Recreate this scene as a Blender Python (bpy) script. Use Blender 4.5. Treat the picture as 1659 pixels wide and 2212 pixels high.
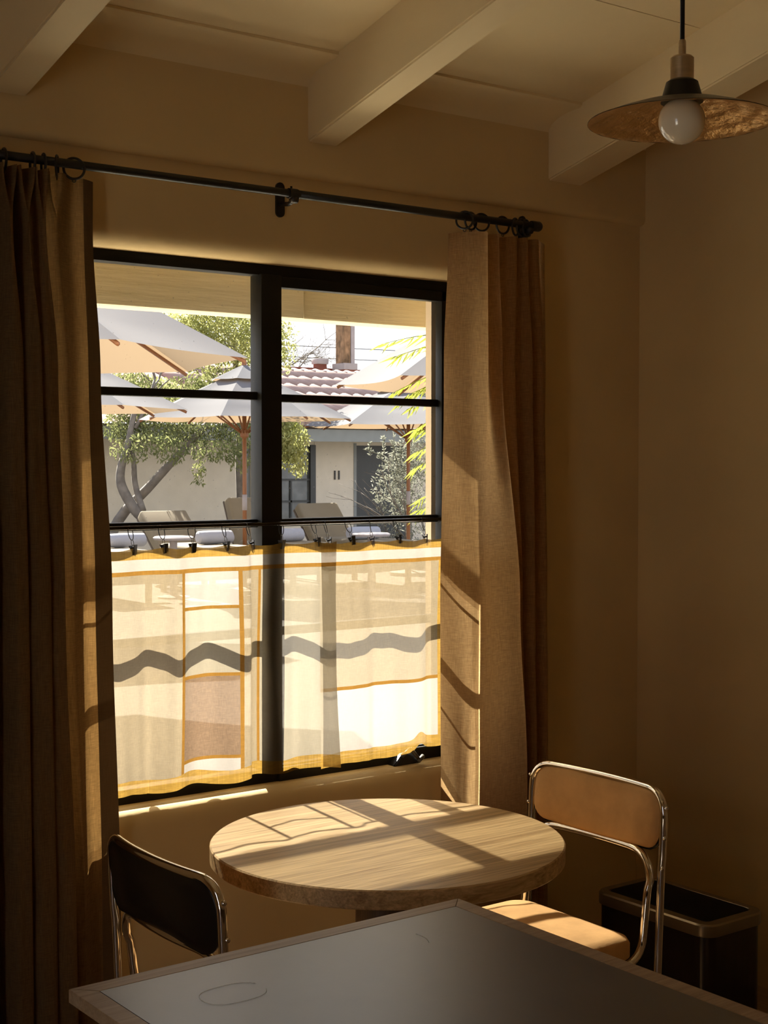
import bpy, bmesh, math, random
from mathutils import Vector, Matrix, Euler
PI = math.pi
for o in list(bpy.data.objects):
    bpy.data.objects.remove(o)
SC = bpy.context.scene
COL = SC.collection
V = Vector

# ------------------------------------------------------------------ camera
cam_d = bpy.data.cameras.new('camera')
cam_d.sensor_fit = 'HORIZONTAL'; cam_d.sensor_width = 36.0; cam_d.lens = 67.92
cam_d.clip_start = 0.05; cam_d.clip_end = 300
cam = bpy.data.objects.new('camera', cam_d); COL.objects.link(cam)
cam.location = (0, -3.3, 1.58)
cam.rotation_euler = (math.radians(90 - 1.866), 0, math.radians(-36.893))
SC.camera = cam
# ------------------------------------------------------------------ sky, sun, daylight, exposure
SUN_EL, SUN_AZ = math.radians(41.5), math.atan(.124)
world = bpy.data.worlds.new('sky'); SC.world = world; world.use_nodes = True
wn = world.node_tree; wn.nodes.clear()
w_out = wn.nodes.new('ShaderNodeOutputWorld'); w_bg = wn.nodes.new('ShaderNodeBackground')
w_tc = wn.nodes.new('ShaderNodeTexCoord'); w_sep = wn.nodes.new('ShaderNodeSeparateXYZ'); w_cr = wn.nodes.new('ShaderNodeValToRGB')
wn.links.new(w_tc.outputs['Generated'], w_sep.inputs[0]); wn.links.new(w_sep.outputs['Z'], w_cr.inputs[0])
w_cr.color_ramp.elements[0].position = 0.0; w_cr.color_ramp.elements[0].color = (.96, .95, 1.0, 1)
w_cr.color_ramp.elements[1].position = 1.0; w_cr.color_ramp.elements[1].color = (.34, .48, .80, 1)
e = w_cr.color_ramp.elements.new(.25); e.color = (.90, .91, 1.0, 1)
wn.links.new(w_cr.outputs[0], w_bg.inputs[0]); w_bg.inputs[1].default_value = .92
wn.links.new(w_bg.outputs[0], w_out.inputs[0])
sun_d = bpy.data.lights.new('sun', 'SUN'); sun_d.energy = 18.0; sun_d.color = (1, .93, .82); sun_d.angle = math.radians(.6)
sun = bpy.data.objects.new('sun', sun_d); COL.objects.link(sun)
sd = V((math.sin(SUN_AZ) * math.cos(SUN_EL), math.cos(SUN_AZ) * math.cos(SUN_EL), math.sin(SUN_EL)))
sun.rotation_euler = (-sd).to_track_quat('-Z', 'Y').to_euler()
SC.view_settings.view_transform = 'Standard'; SC.view_settings.look = 'None'
SC.view_settings.exposure = 1.25; SC.view_settings.gamma = 1.0; SC.view_settings.use_curve_mapping = False
SC.cycles.use_denoising = True
SC.cycles.max_bounces = 12; SC.cycles.diffuse_bounces = 8; SC.cycles.transparent_max_bounces = 16
SC.cycles.sample_clamp_indirect = 6

# ------------------------------------------------------------------ materials
def new_mat(name):
    m = bpy.data.materials.new(name); m.use_nodes = True
    m.node_tree.nodes.clear()
    return m, m.node_tree
def nd(t, kind, **kw):
    n = t.nodes.new(kind)
    for k, v in kw.items():
        n.inputs[k.replace('_', ' ')].default_value = v
    return n
def noise_fac(t, scale, detail=4, rough=.55, dist=0):
    tc = t.nodes.new('ShaderNodeTexCoord'); mp = t.nodes.new('ShaderNodeMapping')
    t.links.new(tc.outputs['Object'], mp.inputs[0])
    mp.inputs['Scale'].default_value = scale if isinstance(scale, (tuple, list)) else (scale,) * 3
    n = nd(t, 'ShaderNodeTexNoise', Scale=1.0, Detail=detail, Roughness=rough, Distortion=dist)
    t.links.new(mp.outputs[0], n.inputs['Vector'])
    return n.outputs['Fac']
def ramp(t, fac, c0, c1, p0=.3, p1=.7):
    r = t.nodes.new('ShaderNodeValToRGB')
    r.color_ramp.elements[0].position = p0; r.color_ramp.elements[0].color = (*c0, 1)
    r.color_ramp.elements[1].position = p1; r.color_ramp.elements[1].color = (*c1, 1)
    t.links.new(fac, r.inputs[0])
    return r.outputs[0]
def sc3(c, k): return tuple(min(1, v * k) for v in c)
def PM(name, col, rough=.6, metal=0., var=.12, scale=8, bump=0., bscale=60, coat=0., spec=.5, col2=None):
    m, t = new_mat(name)
    out = nd(t, 'ShaderNodeOutputMaterial'); b = nd(t, 'ShaderNodeBsdfPrincipled', Roughness=rough, Metallic=metal)
    b.inputs['Specular IOR Level'].default_value = spec
    if coat: b.inputs['Coat Weight'].default_value = coat; b.inputs['Coat Roughness'].default_value = .06
    t.links.new(ramp(t, noise_fac(t, scale), sc3(col, 1 - var), sc3(col2 or col, 1 + var)), b.inputs['Base Color'])
    if bump:
        bp = nd(t, 'ShaderNodeBump', Strength=bump, Distance=.01)
        t.links.new(noise_fac(t, bscale, 6), bp.inputs['Height']); t.links.new(bp.outputs[0], b.inputs['Normal'])
    t.links.new(b.outputs[0], out.inputs[0])
    return m
def CLOTH(name, col, trans, k_trans, k_open, weave=(420, 420, 30), wv=.35, rough_bump=.25, w2=(30, 30, 420)):
    """woven cloth: diffuse face, light through the threads (k_trans), open weave (k_open)"""
    m, t = new_mat(name)
    out = nd(t, 'ShaderNodeOutputMaterial')
    a = noise_fac(t, weave, 3); b = noise_fac(t, w2, 3)
    mx = nd(t, 'ShaderNodeMath'); mx.operation = 'MULTIPLY'; t.links.new(a, mx.inputs[0]); t.links.new(b, mx.inputs[1])
    f = mx.outputs[0]
    df = nd(t, 'ShaderNodeBsdfDiffuse'); tr = nd(t, 'ShaderNodeBsdfTranslucent'); tp = nd(t, 'ShaderNodeBsdfTransparent')
    t.links.new(ramp(t, f, sc3(col, 1 - wv * .5), sc3(col, 1 + wv * .4), .12, .42), df.inputs[0])
    t.links.new(ramp(t, f, sc3(trans, 1 - wv), sc3(trans, 1 + wv), .12, .42), tr.inputs[0])
    tp.inputs[0].default_value = (*[min(1, .55 + .45 * v) for v in trans], 1)
    m1 = nd(t, 'ShaderNodeMixShader', Fac=k_trans); t.links.new(df.outputs[0], m1.inputs[1]); t.links.new(tr.outputs[0], m1.inputs[2])
    m2 = nd(t, 'ShaderNodeMixShader', Fac=k_open); t.links.new(m1.outputs[0], m2.inputs[1]); t.links.new(tp.outputs[0], m2.inputs[2])
    bp = nd(t, 'ShaderNodeBump', Strength=rough_bump, Distance=.002)
    t.links.new(f, bp.inputs['Height']); t.links.new(bp.outputs[0], df.inputs['Normal'])
    t.links.new((m2 if k_open > 0 else m1).outputs[0], out.inputs[0])
    return m
def LEAF(name, c0, c1, k=.5, scale=3):
    m, t = new_mat(name)
    out = nd(t, 'ShaderNodeOutputMaterial'); df = nd(t, 'ShaderNodeBsdfDiffuse'); tr = nd(t, 'ShaderNodeBsdfTranslucent')
    c = ramp(t, noise_fac(t, scale), c0, c1, .35, .65)
    t.links.new(c, df.inputs[0]); t.links.new(c, tr.inputs[0])
    mx = nd(t, 'ShaderNodeMixShader', Fac=k); t.links.new(df.outputs[0], mx.inputs[1]); t.links.new(tr.outputs[0], mx.inputs[2])
    t.links.new(mx.outputs[0], out.inputs[0])
    return m
def WOOD(name, c0, c1, rough=.45, ax=0, s=1., bump=.15):
    m, t = new_mat(name)
    out = nd(t, 'ShaderNodeOutputMaterial'); b = nd(t, 'ShaderNodeBsdfPrincipled', Roughness=rough)
    sc = [55 * s] * 3; sc[ax] = 2.2 * s
    fine = [260 * s] * 3; fine[ax] = 6 * s
    f1 = noise_fac(t, tuple(sc), 5, .6, 1.2); f2 = noise_fac(t, tuple(fine), 3, .6, .4)
    mx = nd(t, 'ShaderNodeMath'); mx.operation = 'ADD'; t.links.new(f1, mx.inputs[0])
    h = nd(t, 'ShaderNodeMath'); h.operation = 'MULTIPLY'; t.links.new(f2, h.inputs[0]); h.inputs[1].default_value = .6
    t.links.new(h.outputs[0], mx.inputs[1])
    t.links.new(ramp(t, mx.outputs[0], c0, c1, .55, 1.0), b.inputs['Base Color'])
    bp = nd(t, 'ShaderNodeBump', Strength=bump, Distance=.002)
    t.links.new(mx.outputs[0], bp.inputs['Height']); t.links.new(bp.outputs[0], b.inputs['Normal'])
    t.links.new(b.outputs[0], out.inputs[0])
    return m
def GLASS(name):
    m, t = new_mat(name)
    out = nd(t, 'ShaderNodeOutputMaterial'); tp = nd(t, 'ShaderNodeBsdfTransparent'); gl = nd(t, 'ShaderNodeBsdfGlossy', Roughness=.02)
    tp.inputs[0].default_value = (.95, .96, .95, 1)
    lw = nd(t, 'ShaderNodeLayerWeight', Blend=.5); pw = nd(t, 'ShaderNodeMath'); pw.operation = 'POWER'; pw.inputs[1].default_value = 5
    t.links.new(lw.outputs['Facing'], pw.inputs[0])
    fr = nd(t, 'ShaderNodeMath'); fr.operation = 'MULTIPLY_ADD'; fr.inputs[1].default_value = .8; fr.inputs[2].default_value = .025
    t.links.new(pw.outputs[0], fr.inputs[0])
    mx = nd(t, 'ShaderNodeMixShader'); t.links.new(fr.outputs[0], mx.inputs[0])
    t.links.new(tp.outputs[0], mx.inputs[1]); t.links.new(gl.outputs[0], mx.inputs[2])
    # dust: a faint haze and fine specks on the pane
    df = nd(t, 'ShaderNodeBsdfDiffuse'); df.inputs[0].default_value = (.8, .8, .8, 1)
    sp = ramp(t, noise_fac(t, 150, 2, .4), (0, 0, 0), (.4, .4, .4), .73, .80)
    m3 = nd(t, 'ShaderNodeMixShader'); t.links.new(sp, m3.inputs[0])
    t.links.new(mx.outputs[0], m3.inputs[1]); t.links.new(df.outputs[0], m3.inputs[2])
    t.links.new(m3.outputs[0], out.inputs[0])
    return m

M = {}
M['plaster'] = PM('tan plaster', (.62, .465, .24), .85, var=.06, scale=2.5, bump=.10, bscale=25, spec=.2)
M['ceil'] = PM('ceiling paint', (.73, .595, .365), .8, var=.04, scale=3, bump=.05, bscale=60, spec=.2)
M['beam'] = PM('painted beam', (.70, .57, .35), .75, var=.06, scale=(4, 1, 4), bump=.08, bscale=30, spec=.25)
M['floor'] = WOOD('floor boards', (.26, .17, .09), (.38, .26, .15), .5, ax=1)
M['steel_frame'] = PM('black window frame', (.010, .0095, .008), .5, var=.2, spec=.25)
M['glass'] = GLASS('window glass')
M['iron'] = PM('black iron', (.008, .0075, .007), .38, var=.2, spec=.5)
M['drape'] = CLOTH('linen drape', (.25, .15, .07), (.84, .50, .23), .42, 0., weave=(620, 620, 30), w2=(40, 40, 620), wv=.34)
M['drape_l'] = CLOTH('shaded linen drape', (.17, .11, .058), (.60, .34, .115), .30, 0., weave=(620, 620, 30), w2=(40, 40, 620), wv=.34)  # same linen as the right drape, its shade put into a darker colour
M['drape_hem'] = CLOTH('linen drape double hem', (.12, .075, .04), (.5, .28, .10), .015, 0., weave=(500, 500, 22), w2=(26, 26, 500), wv=.25)
M['oak'] = WOOD('oak veneer', (.34, .20, .08), (.80, .575, .29), .42, ax=0, bump=.3)
M['oak_dark'] = WOOD('dark stained oak', (.05, .03, .015), (.11, .065, .03), .5, ax=2)
M['oak_edge'] = WOOD('oak edging', (.26, .18, .11), (.42, .31, .20), .45, ax=0, s=1.)
M['linoleum'] = PM('black linoleum', (.030, .027, .026), .40, var=.18, scale=14, bump=.02, bscale=120, spec=.5)
M['linoleum'].node_tree.nodes['Principled BSDF'].inputs['IOR'].default_value = 2.6
M['chrome'] = PM('chrome tube', (.80, .77, .72), .07, 1., var=.02)
M['velvet'] = PM('brown velvet', (0.63, 0.375, 0.158), .9, var=.16, scale=9, bump=.1, bscale=90, spec=.15)
M['black_vinyl'] = PM('black vinyl', (.008, .007, .006), .35, var=.15)
M['brass'] = PM('hammered brass', (.74, .50, .24), .42, 1., var=.15, scale=12, bump=.9, bscale=38)
M['bronze'] = PM('dark bronze', (.07, .05, .03), .4, .8, var=.2)
M['nickel'] = PM('brushed nickel', (.60, .50, .36), .3, .9, var=.08, scale=(20, 20, 200))
M['opal'] = PM('opal bulb', (.85, .76, .58), .14, var=.03, coat=.6)
M['bin_steel'] = PM('dark steel', (.05, .042, .034), .22, .9, var=.1, scale=(60, 60, 4))
M['bin_rim'] = PM('bin rim steel', (.28, .23, .16), .3, .9, var=.1)
M['bin_lid'] = PM('black plastic', (.004, .004, .0045), .65, var=.2, spec=.15)
M['lint'] = PM('pale lint', (.85, .83, .8), .9, var=.05)
M['bright_metal'] = PM('worn metal', (.13, .12, .10), .42, .4, var=.1)
# sheer patchwork cottons
M['c_cream'] = CLOTH('cream cotton', (0.198, 0.16, 0.105), (0.171, 0.133, 0.0824), .60, .28, weave=(500, 500, 60), w2=(60, 60, 500), wv=.14, rough_bump=.1)
M['c_white'] = CLOTH('white cotton', (0.273, 0.26, 0.241), (0.241, 0.214, 0.184), .64, .31, weave=(500, 500, 60), w2=(60, 60, 500), wv=.05, rough_bump=.1)
M['c_ivory'] = CLOTH('ivory cotton', (0.226, 0.197, 0.152), (0.192, 0.163, 0.116), .62, .29, weave=(500, 500, 60), w2=(60, 60, 500), wv=.08, rough_bump=.1)
M['c_rose'] = CLOTH('rosy tan cotton', (0.134, 0.0864, 0.0519), (0.117, 0.0755, 0.0453), .56, .17, weave=(500, 500, 60), w2=(60, 60, 500), wv=.22, rough_bump=.1)
M['c_seam'] = CLOTH('felled seam', (0.264, 0.152, 0.052), (0.16, 0.08, 0.016), .42, 0., wv=.15)
M['c_hem'] = CLOTH('cotton hem', (0.283, 0.176, 0.0536), (0.23, 0.134, 0.0268), .50, .20, weave=(300, 300, 8), w2=(40, 40, 300), wv=.25)
# outdoors
M['canvas'] = CLOTH('cream canvas', (0.227, 0.223, 0.227), (0.179, 0.122, 0.069), .40, 0., wv=.04, rough_bump=.05)
M['teak'] = WOOD('teak pole', (0.146, 0.0476, 0.014), (0.235, 0.0896, 0.028), .5, ax=2)
M['olive_paint'] = PM('olive painted timber', (.58, .525, .385), .7, var=.10, scale=(2, 8, 14), bump=.35, bscale=(4, 40, 60))
M['jamb'] = PM('beige outer jamb', (.60, .48, .34), .8, var=.05)
M['stucco'] = PM('grey beige stucco', (0.618, 0.536, 0.421), .9, var=.06, scale=4, bump=.2, bscale=30)
M['fascia'] = PM('grey green fascia', (0.202, 0.207, 0.19), .6, var=.08)
M['dark_door'] = PM('dark grey door', (0.03, 0.032, 0.03), .5, var=.15, scale=(30, 3, 3))
M['dark_glass'] = PM('shaded window glass', (.10, .105, .10), .1, var=.5, scale=3)
M['tile'] = PM('terracotta tile', (0.32, 0.212, 0.172), .85, var=.18, scale=3)
M['terra'] = PM('red brown parapet', (0.158, 0.044, 0.0264), .85, var=.15)
M['chimney'] = PM('weathered chimney', (0.125, 0.072, 0.0264), .9, var=.55, scale=(9, 9, 5), col2=(0.202, 0.115, 0.0576))
M['cap'] = PM('pale cement cap', (0.298, 0.259, 0.25), .9, var=.08)
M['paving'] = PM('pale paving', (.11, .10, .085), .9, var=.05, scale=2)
M['cushion'] = PM('tan outdoor cushion', (0.172, 0.134, 0.0816), .9, var=.08, scale=6, bump=.1)
M['lounger_frame'] = PM('brown lounger frame', (0.0768, 0.0528, 0.0336), .6, var=.1)
M['towel'] = PM('white towel', (0.309, 0.309, 0.337), .95, var=.04, bump=.3, bscale=90)
M['bark'] = PM('grey bark', (0.146, 0.123, 0.101), .9, var=.3, scale=9, bump=.4, bscale=30)
M['twig'] = PM('twig', (0.146, 0.123, 0.0952), .9, var=.15)
M['leaf_y'] = LEAF('yellow green leaves', (0.253, 0.266, 0.0784), (0.41, 0.398, 0.17), .5)
M['leaf_g'] = LEAF('green leaves', (0.0976, 0.114, 0.043), (0.252, 0.258, 0.11), .45)
M['leaf_s'] = LEAF('silver leaves', (0.138, 0.142, 0.1), (0.317, 0.317, 0.264), .35, 9)
M['frond'] = LEAF('lime fronds', (0.138, 0.169, 0.0192), (0.238, 0.254, 0.0538), .6, 12)
M['cable'] = PM('black cable', (.03, .03, .035), .6)
M['white_plaster'] = PM('white lime plaster', (.82, .78, .70), .9, var=.03)
M['sun_filter'] = CLOTH('added sun filter', (.5, .45, .36), (.6, .55, .45), .45, .36)  # for the added sheet that filters the sun
M['bounce_stone'] = PM('pale bounce slab', (0.592, 0.552, 0.464), .9, var=.04, scale=2)  # for the added light-bouncing slabs
M['ground'] = PM('garden soil', (.20, .17, .12), .95, var=.2)

# ------------------------------------------------------------------ mesh helpers
def link(name, me, mat, parent=None, smooth=True, loc=None):
    o = bpy.data.objects.new(name, me); COL.objects.link(o)
    if mat is not None: me.materials.append(mat)
    if smooth:
        for p in me.polygons: p.use_smooth = True
    if parent is not None: o.parent = parent
    if loc is not None: o.location = loc
    return o
def from_py(name, vs, fs, mat, parent=None, smooth=True):
    me = bpy.data.meshes.new(name); me.from_pydata([tuple(v) for v in vs], [], fs); me.update()
    return link(name, me, mat, parent, smooth)
def from_bm(name, bm, mat, parent=None, smooth=False):
    bmesh.ops.recalc_face_normals(bm, faces=bm.faces)
    me = bpy.data.meshes.new(name); bm.to_mesh(me); bm.free()
    o = link(name, me, mat, parent, smooth)
    if smooth:
        try:
            me.set_sharp_from_angle(angle=math.radians(40))
        except Exception: pass
    return o
def bm_box(bm, lo, hi, bev=0., seg=2):
    r = bmesh.ops.create_cube(bm, size=1)
    lo, hi = V(lo), V(hi)
    bmesh.ops.scale(bm, vec=hi - lo, verts=r['verts']); bmesh.ops.translate(bm, vec=(lo + hi) / 2, verts=r['verts'])
    if bev:
        es = list({e for v in r['verts'] for e in v.link_edges})
        bmesh.ops.bevel(bm, geom=es, offset=bev, segments=seg, affect='EDGES', profile=.5)
def box(name, lo, hi, mat, parent=None, bev=0., seg=2):
    bm = bmesh.new(); bm_box(bm, lo, hi, bev, seg)
    return from_bm(name, bm, mat, parent, smooth=bev > 0)
def sweep(pts, rad, n=10, closed=False, caps=True):
    pts = [V(p) for p in pts]; N = len(pts)
    rads = rad if isinstance(rad, (list, tuple)) else [rad] * N
    vs, fs = [], []
    T = []
    for i in range(N):
        a = pts[(i - 1) % N] if closed or i > 0 else pts[i]
        b = pts[(i + 1) % N] if closed or i < N - 1 else pts[i]
        d = b - a
        T.append(d.normalized() if d.length > 1e-9 else V((0, 0, 1)))
    u = T[0].orthogonal().normalized()
    for i in range(N):
        u = (u - T[i] * u.dot(T[i]))
        u = u.normalized() if u.length > 1e-6 else T[i].orthogonal().normalized()
        w = T[i].cross(u)
        for k in range(n):
            a = 2 * PI * k / n
            vs.append(pts[i] + (u * math.cos(a) + w * math.sin(a)) * rads[i])
    R = N if closed else N - 1
    for i in range(R):
        j = (i + 1) % N
        for k in range(n):
            fs.append((i * n + k, i * n + (k + 1) % n, j * n + (k + 1) % n, j * n + k))
    if caps and not closed:
        fs.append(tuple(reversed(range(n)))); fs.append(tuple(range((N - 1) * n, N * n)))
    return vs, fs
def tube(name, pts, rad, mat, parent=None, n=10, closed=False):
    vs, fs = sweep(pts, rad, n, closed)
    return from_py(name, vs, fs, mat, parent)
def merge(parts):
    vs, fs = [], []
    for a, b in parts:
        o = len(vs); vs += a; fs += [tuple(i + o for i in f) for f in b]
    return vs, fs
def lathe(name, prof, mat, parent=None, n=48, origin=(0, 0, 0)):
    ox, oy, oz = origin; vs, fs = [], []
    for r, z in prof:
        for k in range(n):
            a = 2 * PI * k / n; vs.append((ox + r * math.cos(a), oy + r * math.sin(a), oz + z))
    for i in range(len(prof) - 1):
        for k in range(n):
            fs.append((i * n + k, i * n + (k + 1) % n, (i + 1) * n + (k + 1) % n, (i + 1) * n + k))
    o = from_py(name, vs, fs, mat, parent)
    try: o.data.set_sharp_from_angle(angle=math.radians(35))
    except Exception: pass
    return o
def fillet(pts, r, n=6):
    """round the inner corners of a polyline with radius r"""
    pts = [V(p) for p in pts]; out = [pts[0]]
    for i in range(1, len(pts) - 1):
        p, a, b = pts[i], (pts[i - 1] - pts[i]), (pts[i + 1] - pts[i])
        rr = r[i] if isinstance(r, dict) and i in r else (r if not isinstance(r, dict) else .03)
        ua, ub = a.normalized(), b.normalized(); ang = ua.angle(ub); t = min(rr / math.tan(ang / 2), a.length * .49, b.length * .49)
        A, B = p + ua * t, p + ub * t
        for k in range(n + 1):
            s = k / n
            out.append((A * (1 - s) + p * s) * (1 - s) + (p * (1 - s) + B * s) * s)
    out.append(pts[-1]); return out
def empty(name, loc=(0, 0, 0), rz=0):
    o = bpy.data.objects.new(name, None); COL.objects.link(o); o.location = loc; o.rotation_euler = (0, 0, rz); o.empty_display_size = .1
    return o
def tag(o, label, cat, group=None):
    o['label'] = label; o['category'] = cat
    if group: o['group'] = group
    return o
def struct(o): o['kind'] = 'structure'; return o
def catmull(P, n):
    out = []
    for i in range(len(P) - 1):
        p0, p1, p2, p3 = P[max(i - 1, 0)], P[i], P[i + 1], P[min(i + 2, len(P) - 1)]
        for k in range(n):
            t = k / n
            out.append(tuple(.5 * (2 * b + (c - a) * t + (2 * a - 5 * b + 4 * c - d) * t * t + (3 * b - a - 3 * c + d) * t ** 3) for a, b, c, d in zip(p0, p1, p2, p3)))
    out.append(tuple(P[-1])); return out
def interp(xs, ys, x):
    if x <= xs[0]: return ys[0]
    for i in range(len(xs) - 1):
        if x <= xs[i + 1]:
            t = (x - xs[i]) / (xs[i + 1] - xs[i]); t = t * t * (3 - 2 * t)
            return ys[i] + (ys[i + 1] - ys[i]) * t
    return ys[-1]

# ================================================================== STRUCTURE
RX, LX, BY = 3.52, -1.6, -4.4          # right, left and back walls
SL = .245                                # pitch of the rafters
def cz(y): return 2.618 - SL * y         # ceiling underside
# --- window wall with a bull-nosed opening
def opening_loop(x0, x1, z0, z1, rc, y, n=6):
    pts = []
    for cx, cz_, a0 in ((x1 - rc, z1 - rc, 0), (x0 + rc, z1 - rc, 90), (x0 + rc, z0 + rc, 180), (x1 - rc, z0 + rc, 270)):
        for k in range(n + 1):
            a = math.radians(a0 + 90 * k / n); pts.append((cx + rc * math.cos(a), y, cz_ + rc * math.sin(a)))
    return pts
OX0, OX1, OZ0, OZ1 = 1.485, 2.812, .700, 2.128
def window_wall():
    bm = bmesh.new(); R = .055; loops = []
    def add(l): loops.append([bm.verts.new(p) for p in l])
    def grow(l, g, y):
        return opening_loop(OX0 - g, OX1 + g, OZ0 - g, OZ1 + g, .012 + g, y)
    n = len(grow(0, 0, 0))
    def outer(y):
        pts = []
        for p in grow(0, R * 1.0, 0):
            pts.append(p)
        o = []
        X0, X1, Z0, Z1 = LX - .2, RX + .2, -.1, 2.64
        m = n // 4
        for c, (px, pz) in enumerate(((X1, Z1), (X0, Z1), (X0, Z0), (X1, Z0))):
            o += [(px, y, pz)] * m
        return o
    # inner face sheet: outer corners to bull-nose
    oc = [bm.verts.new(p) for p in ((RX + .2, 0, 2.64), (LX - .2, 0, 2.64), (LX - .2, 0, -.1), (RX + .2, 0, -.1))]
    for k in range(8):
        a = (PI / 2) * k / 7
        add(grow(0, R * (1 - math.sin(a)), R * (1 - math.cos(a))))
    add(grow(0, 0, .15))
    m = n // 4
    L0 = loops[0]
    for c in range(4):
        for k in range(m - 1):
            bm.faces.new((oc[c], L0[c * m + k], L0[c * m + k + 1]))
        a = L0[c * m + m - 1]; b = L0[(c * m + m) % n]
        bm.faces.new((oc[c], a, b, oc[(c + 1) % 4]))
    for A, B in zip(loops, loops[1:]):
        for k in range(n):
            bm.faces.new((A[k], B[k], B[(k + 1) % n], A[(k + 1) % n]))
    # outer face
    oo = [bm.verts.new(p) for p in ((RX + .2, .15, 2.64), (LX - .2, .15, 2.64), (LX - .2, .15, -.1), (RX + .2, .15, -.1))]
    L1 = loops[-1]
    for c in range(4):
        for k in range(m - 1):
            bm.faces.new((oo[c], L1[c * m + k + 1], L1[c * m + k]))
        bm.faces.new((oo[c], oo[(c + 1) % 4], L1[(c * m + m) % n], L1[c * m + m - 1]))
        bm.faces.new((oc[c], oc[(c + 1) % 4], oo[(c + 1) % 4], oo[c]))
    return from_bm('wall_front', bm, M['plaster'], smooth=True)
struct(window_wall())
struct(box('wall_right', (RX, BY - .2, -.1), (RX + .2, .15, 4.2), M['plaster']))
struct(box('wall_back', (LX - .2, BY - .2, -.1), (RX + .2, BY, 4.2), M['plaster']))
bm = bmesh.new()                          # left wall with an added opening, out of frame, that lets in fill light
bm_box(bm, (LX - .2, -2.15, -.1), (LX, .15, 4.2)); bm_box(bm, (LX - .2, BY - .2, -.1), (LX, -2.9, 4.2)); bm_box(bm, (LX - .2, -2.9, 2.2), (LX, -2.15, 4.2))
struct(from_bm('wall_left', bm, M['plaster']))
struct(box('floor', (LX - .2, BY - .2, -.12), (RX + .2, .0, 0), M['floor']))
# ceiling: two sheets of board with a narrow joint between them
bm = bmesh.new()
for y0, y1 in ((.16, -.6215), (-.6245, BY - .2)):
    vs = [bm.verts.new((x, y, cz(y) + dz)) for dz in (0, .1) for x, y in ((LX - .2, y0), (RX + .2, y0), (RX + .2, y1), (LX - .2, y1))]
    for f in ((0, 1, 2, 3), (4, 7, 6, 5), (0, 4, 5, 1), (1, 5, 6, 2), (2, 6, 7, 3), (3, 7, 4, 0)): bm.faces.new([vs[i] for i in f])
vs = [bm.verts.new((x, y, cz(y) + .012)) for x, y in ((LX - .2, -.60), (RX + .2, -.60), (RX + .2, -.65), (LX - .2, -.65))]
bm.faces.new(vs)
struct(from_bm('ceiling', bm, M['ceil']))
# header above the window wall, proud of it, with a rounded lower lip
def profile_bar(name, prof, x0, x1, mat):
    vs, fs = [], []; n = len(prof)
    for x in (x0, x1): vs += [(x, y, z) for y, z in prof]
    for k in range(n): fs.append((k, (k + 1) % n, n + (k + 1) % n, n + k))
    fs += [tuple(range(n))[::-1], tuple(range(n, 2 * n))]
    bm = bmesh.new(); bv = [bm.verts.new(v) for v in vs]
    for f in fs: bm.faces.new([bv[i] for i in f])
    return from_bm(name, bm, mat, smooth=True)
pr = [(.0, 2.70), (.0, 2.350)] + [(-.024 + .024 * math.cos(a), 2.374 - .024 * math.sin(a)) for a in [PI / 2 * k / 6 for k in range(1, 7)]] + [(-.024, 2.70)]
pr = [(.05, 2.66), (.05, 2.356), (0.0, 2.356)] + [(-.004 - .020 * math.sin(a), 2.376 - .020 * math.cos(a)) for a in [PI / 2 * k / 6 for k in range(7)]] + [(-.024, 2.63)]
struct(profile_bar('trim_1', pr, LX, RX, M['plaster']))
# cove between header and ceiling
cv = [(-.02, 2.66), (-.02, 2.592)]
for k in range(9):
    a = PI / 2 * k / 8
    cv.append((-.024 - .135 * (1 - math.cos(a)) * 1.0, 2.598 + .048 * math.sin(a)))
cv += [(-.168, cz(-.168) - .007), (-.168, cz(-.168) + .01)]
struct(profile_bar('trim_2', cv, LX, RX, M['ceil']))
# rafters
def rafter(x0, x1, label):
    bm = bmesh.new(); y0, y1 = -.01, BY + .01; d = .172
    vs = [bm.verts.new((x, y, cz(y) + dz)) for dz in (-d, .02) for x, y in ((x0, y0), (x1, y0), (x1, y1), (x0, y1))]
    for f in ((0, 1, 2, 3), (4, 7, 6, 5), (0, 4, 5, 1), (1, 5, 6, 2), (2, 6, 7, 3), (3, 7, 4, 0)): bm.faces.new([vs[i] for i in f])
    bmesh.ops.bevel(bm, geom=[e for e in bm.edges], offset=.005, segments=2, affect='EDGES')
    return tag(from_bm('ceiling_beam', bm, M['beam'], smooth=True), label, 'beam', 'sloping ceiling beams')
rafter(1.305, 1.402, 'tan painted ceiling beam above the left drape')
rafter(2.203, 2.300, 'tan painted ceiling beam above the middle of the curtain rod')
rafter(3.09, 3.231, 'tan painted ceiling beam behind the pendant lamp, nearest the corner')

# ================================================================== WINDOW
win = struct(empty('window_1', (2.144, .11, .70)))
WY0, WY1 = .082, .128
def wbox(name, lo, hi, mat=None, bev=.002):
    o = box(name, V(lo) - win.location, V(hi) - win.location, mat or M['steel_frame'], win, bev); return o
GL = [(1.535, 2.109), (2.179, 2.749)]      # glass openings left / right
bm = bmesh.new(); w = win.location
for lo, hi in (((OX0, WY0, 2.098), (OX1, WY1, OZ1 + .001)), ((OX0, WY0, OZ0 - .001), (OX1, WY1, .738)), ((OX0, WY0, .73), (1.535, WY1, 2.10)), ((2.775, WY0, .73), (OX1, WY1, 2.10))):
    bm_box(bm, V(lo) - w, V(hi) - w, .002)
from_bm('frame', bm, M['steel_frame'], win, True)
wbox('mullion', (2.112, WY0 - .012, .735), (2.178, WY1, 2.10))
bm = bmesh.new()
for lo, hi in (((2.170, .074, 2.068), (2.780, .105, 2.098)), ((2.749, .074, .735), (2.782, .105, 2.098)), ((2.17, .074, .700), (2.78, .105, .738))):
    bm_box(bm, V(lo) - w, V(hi) - w, .002)
from_bm('sash', bm, M['steel_frame'], win, True)
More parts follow.
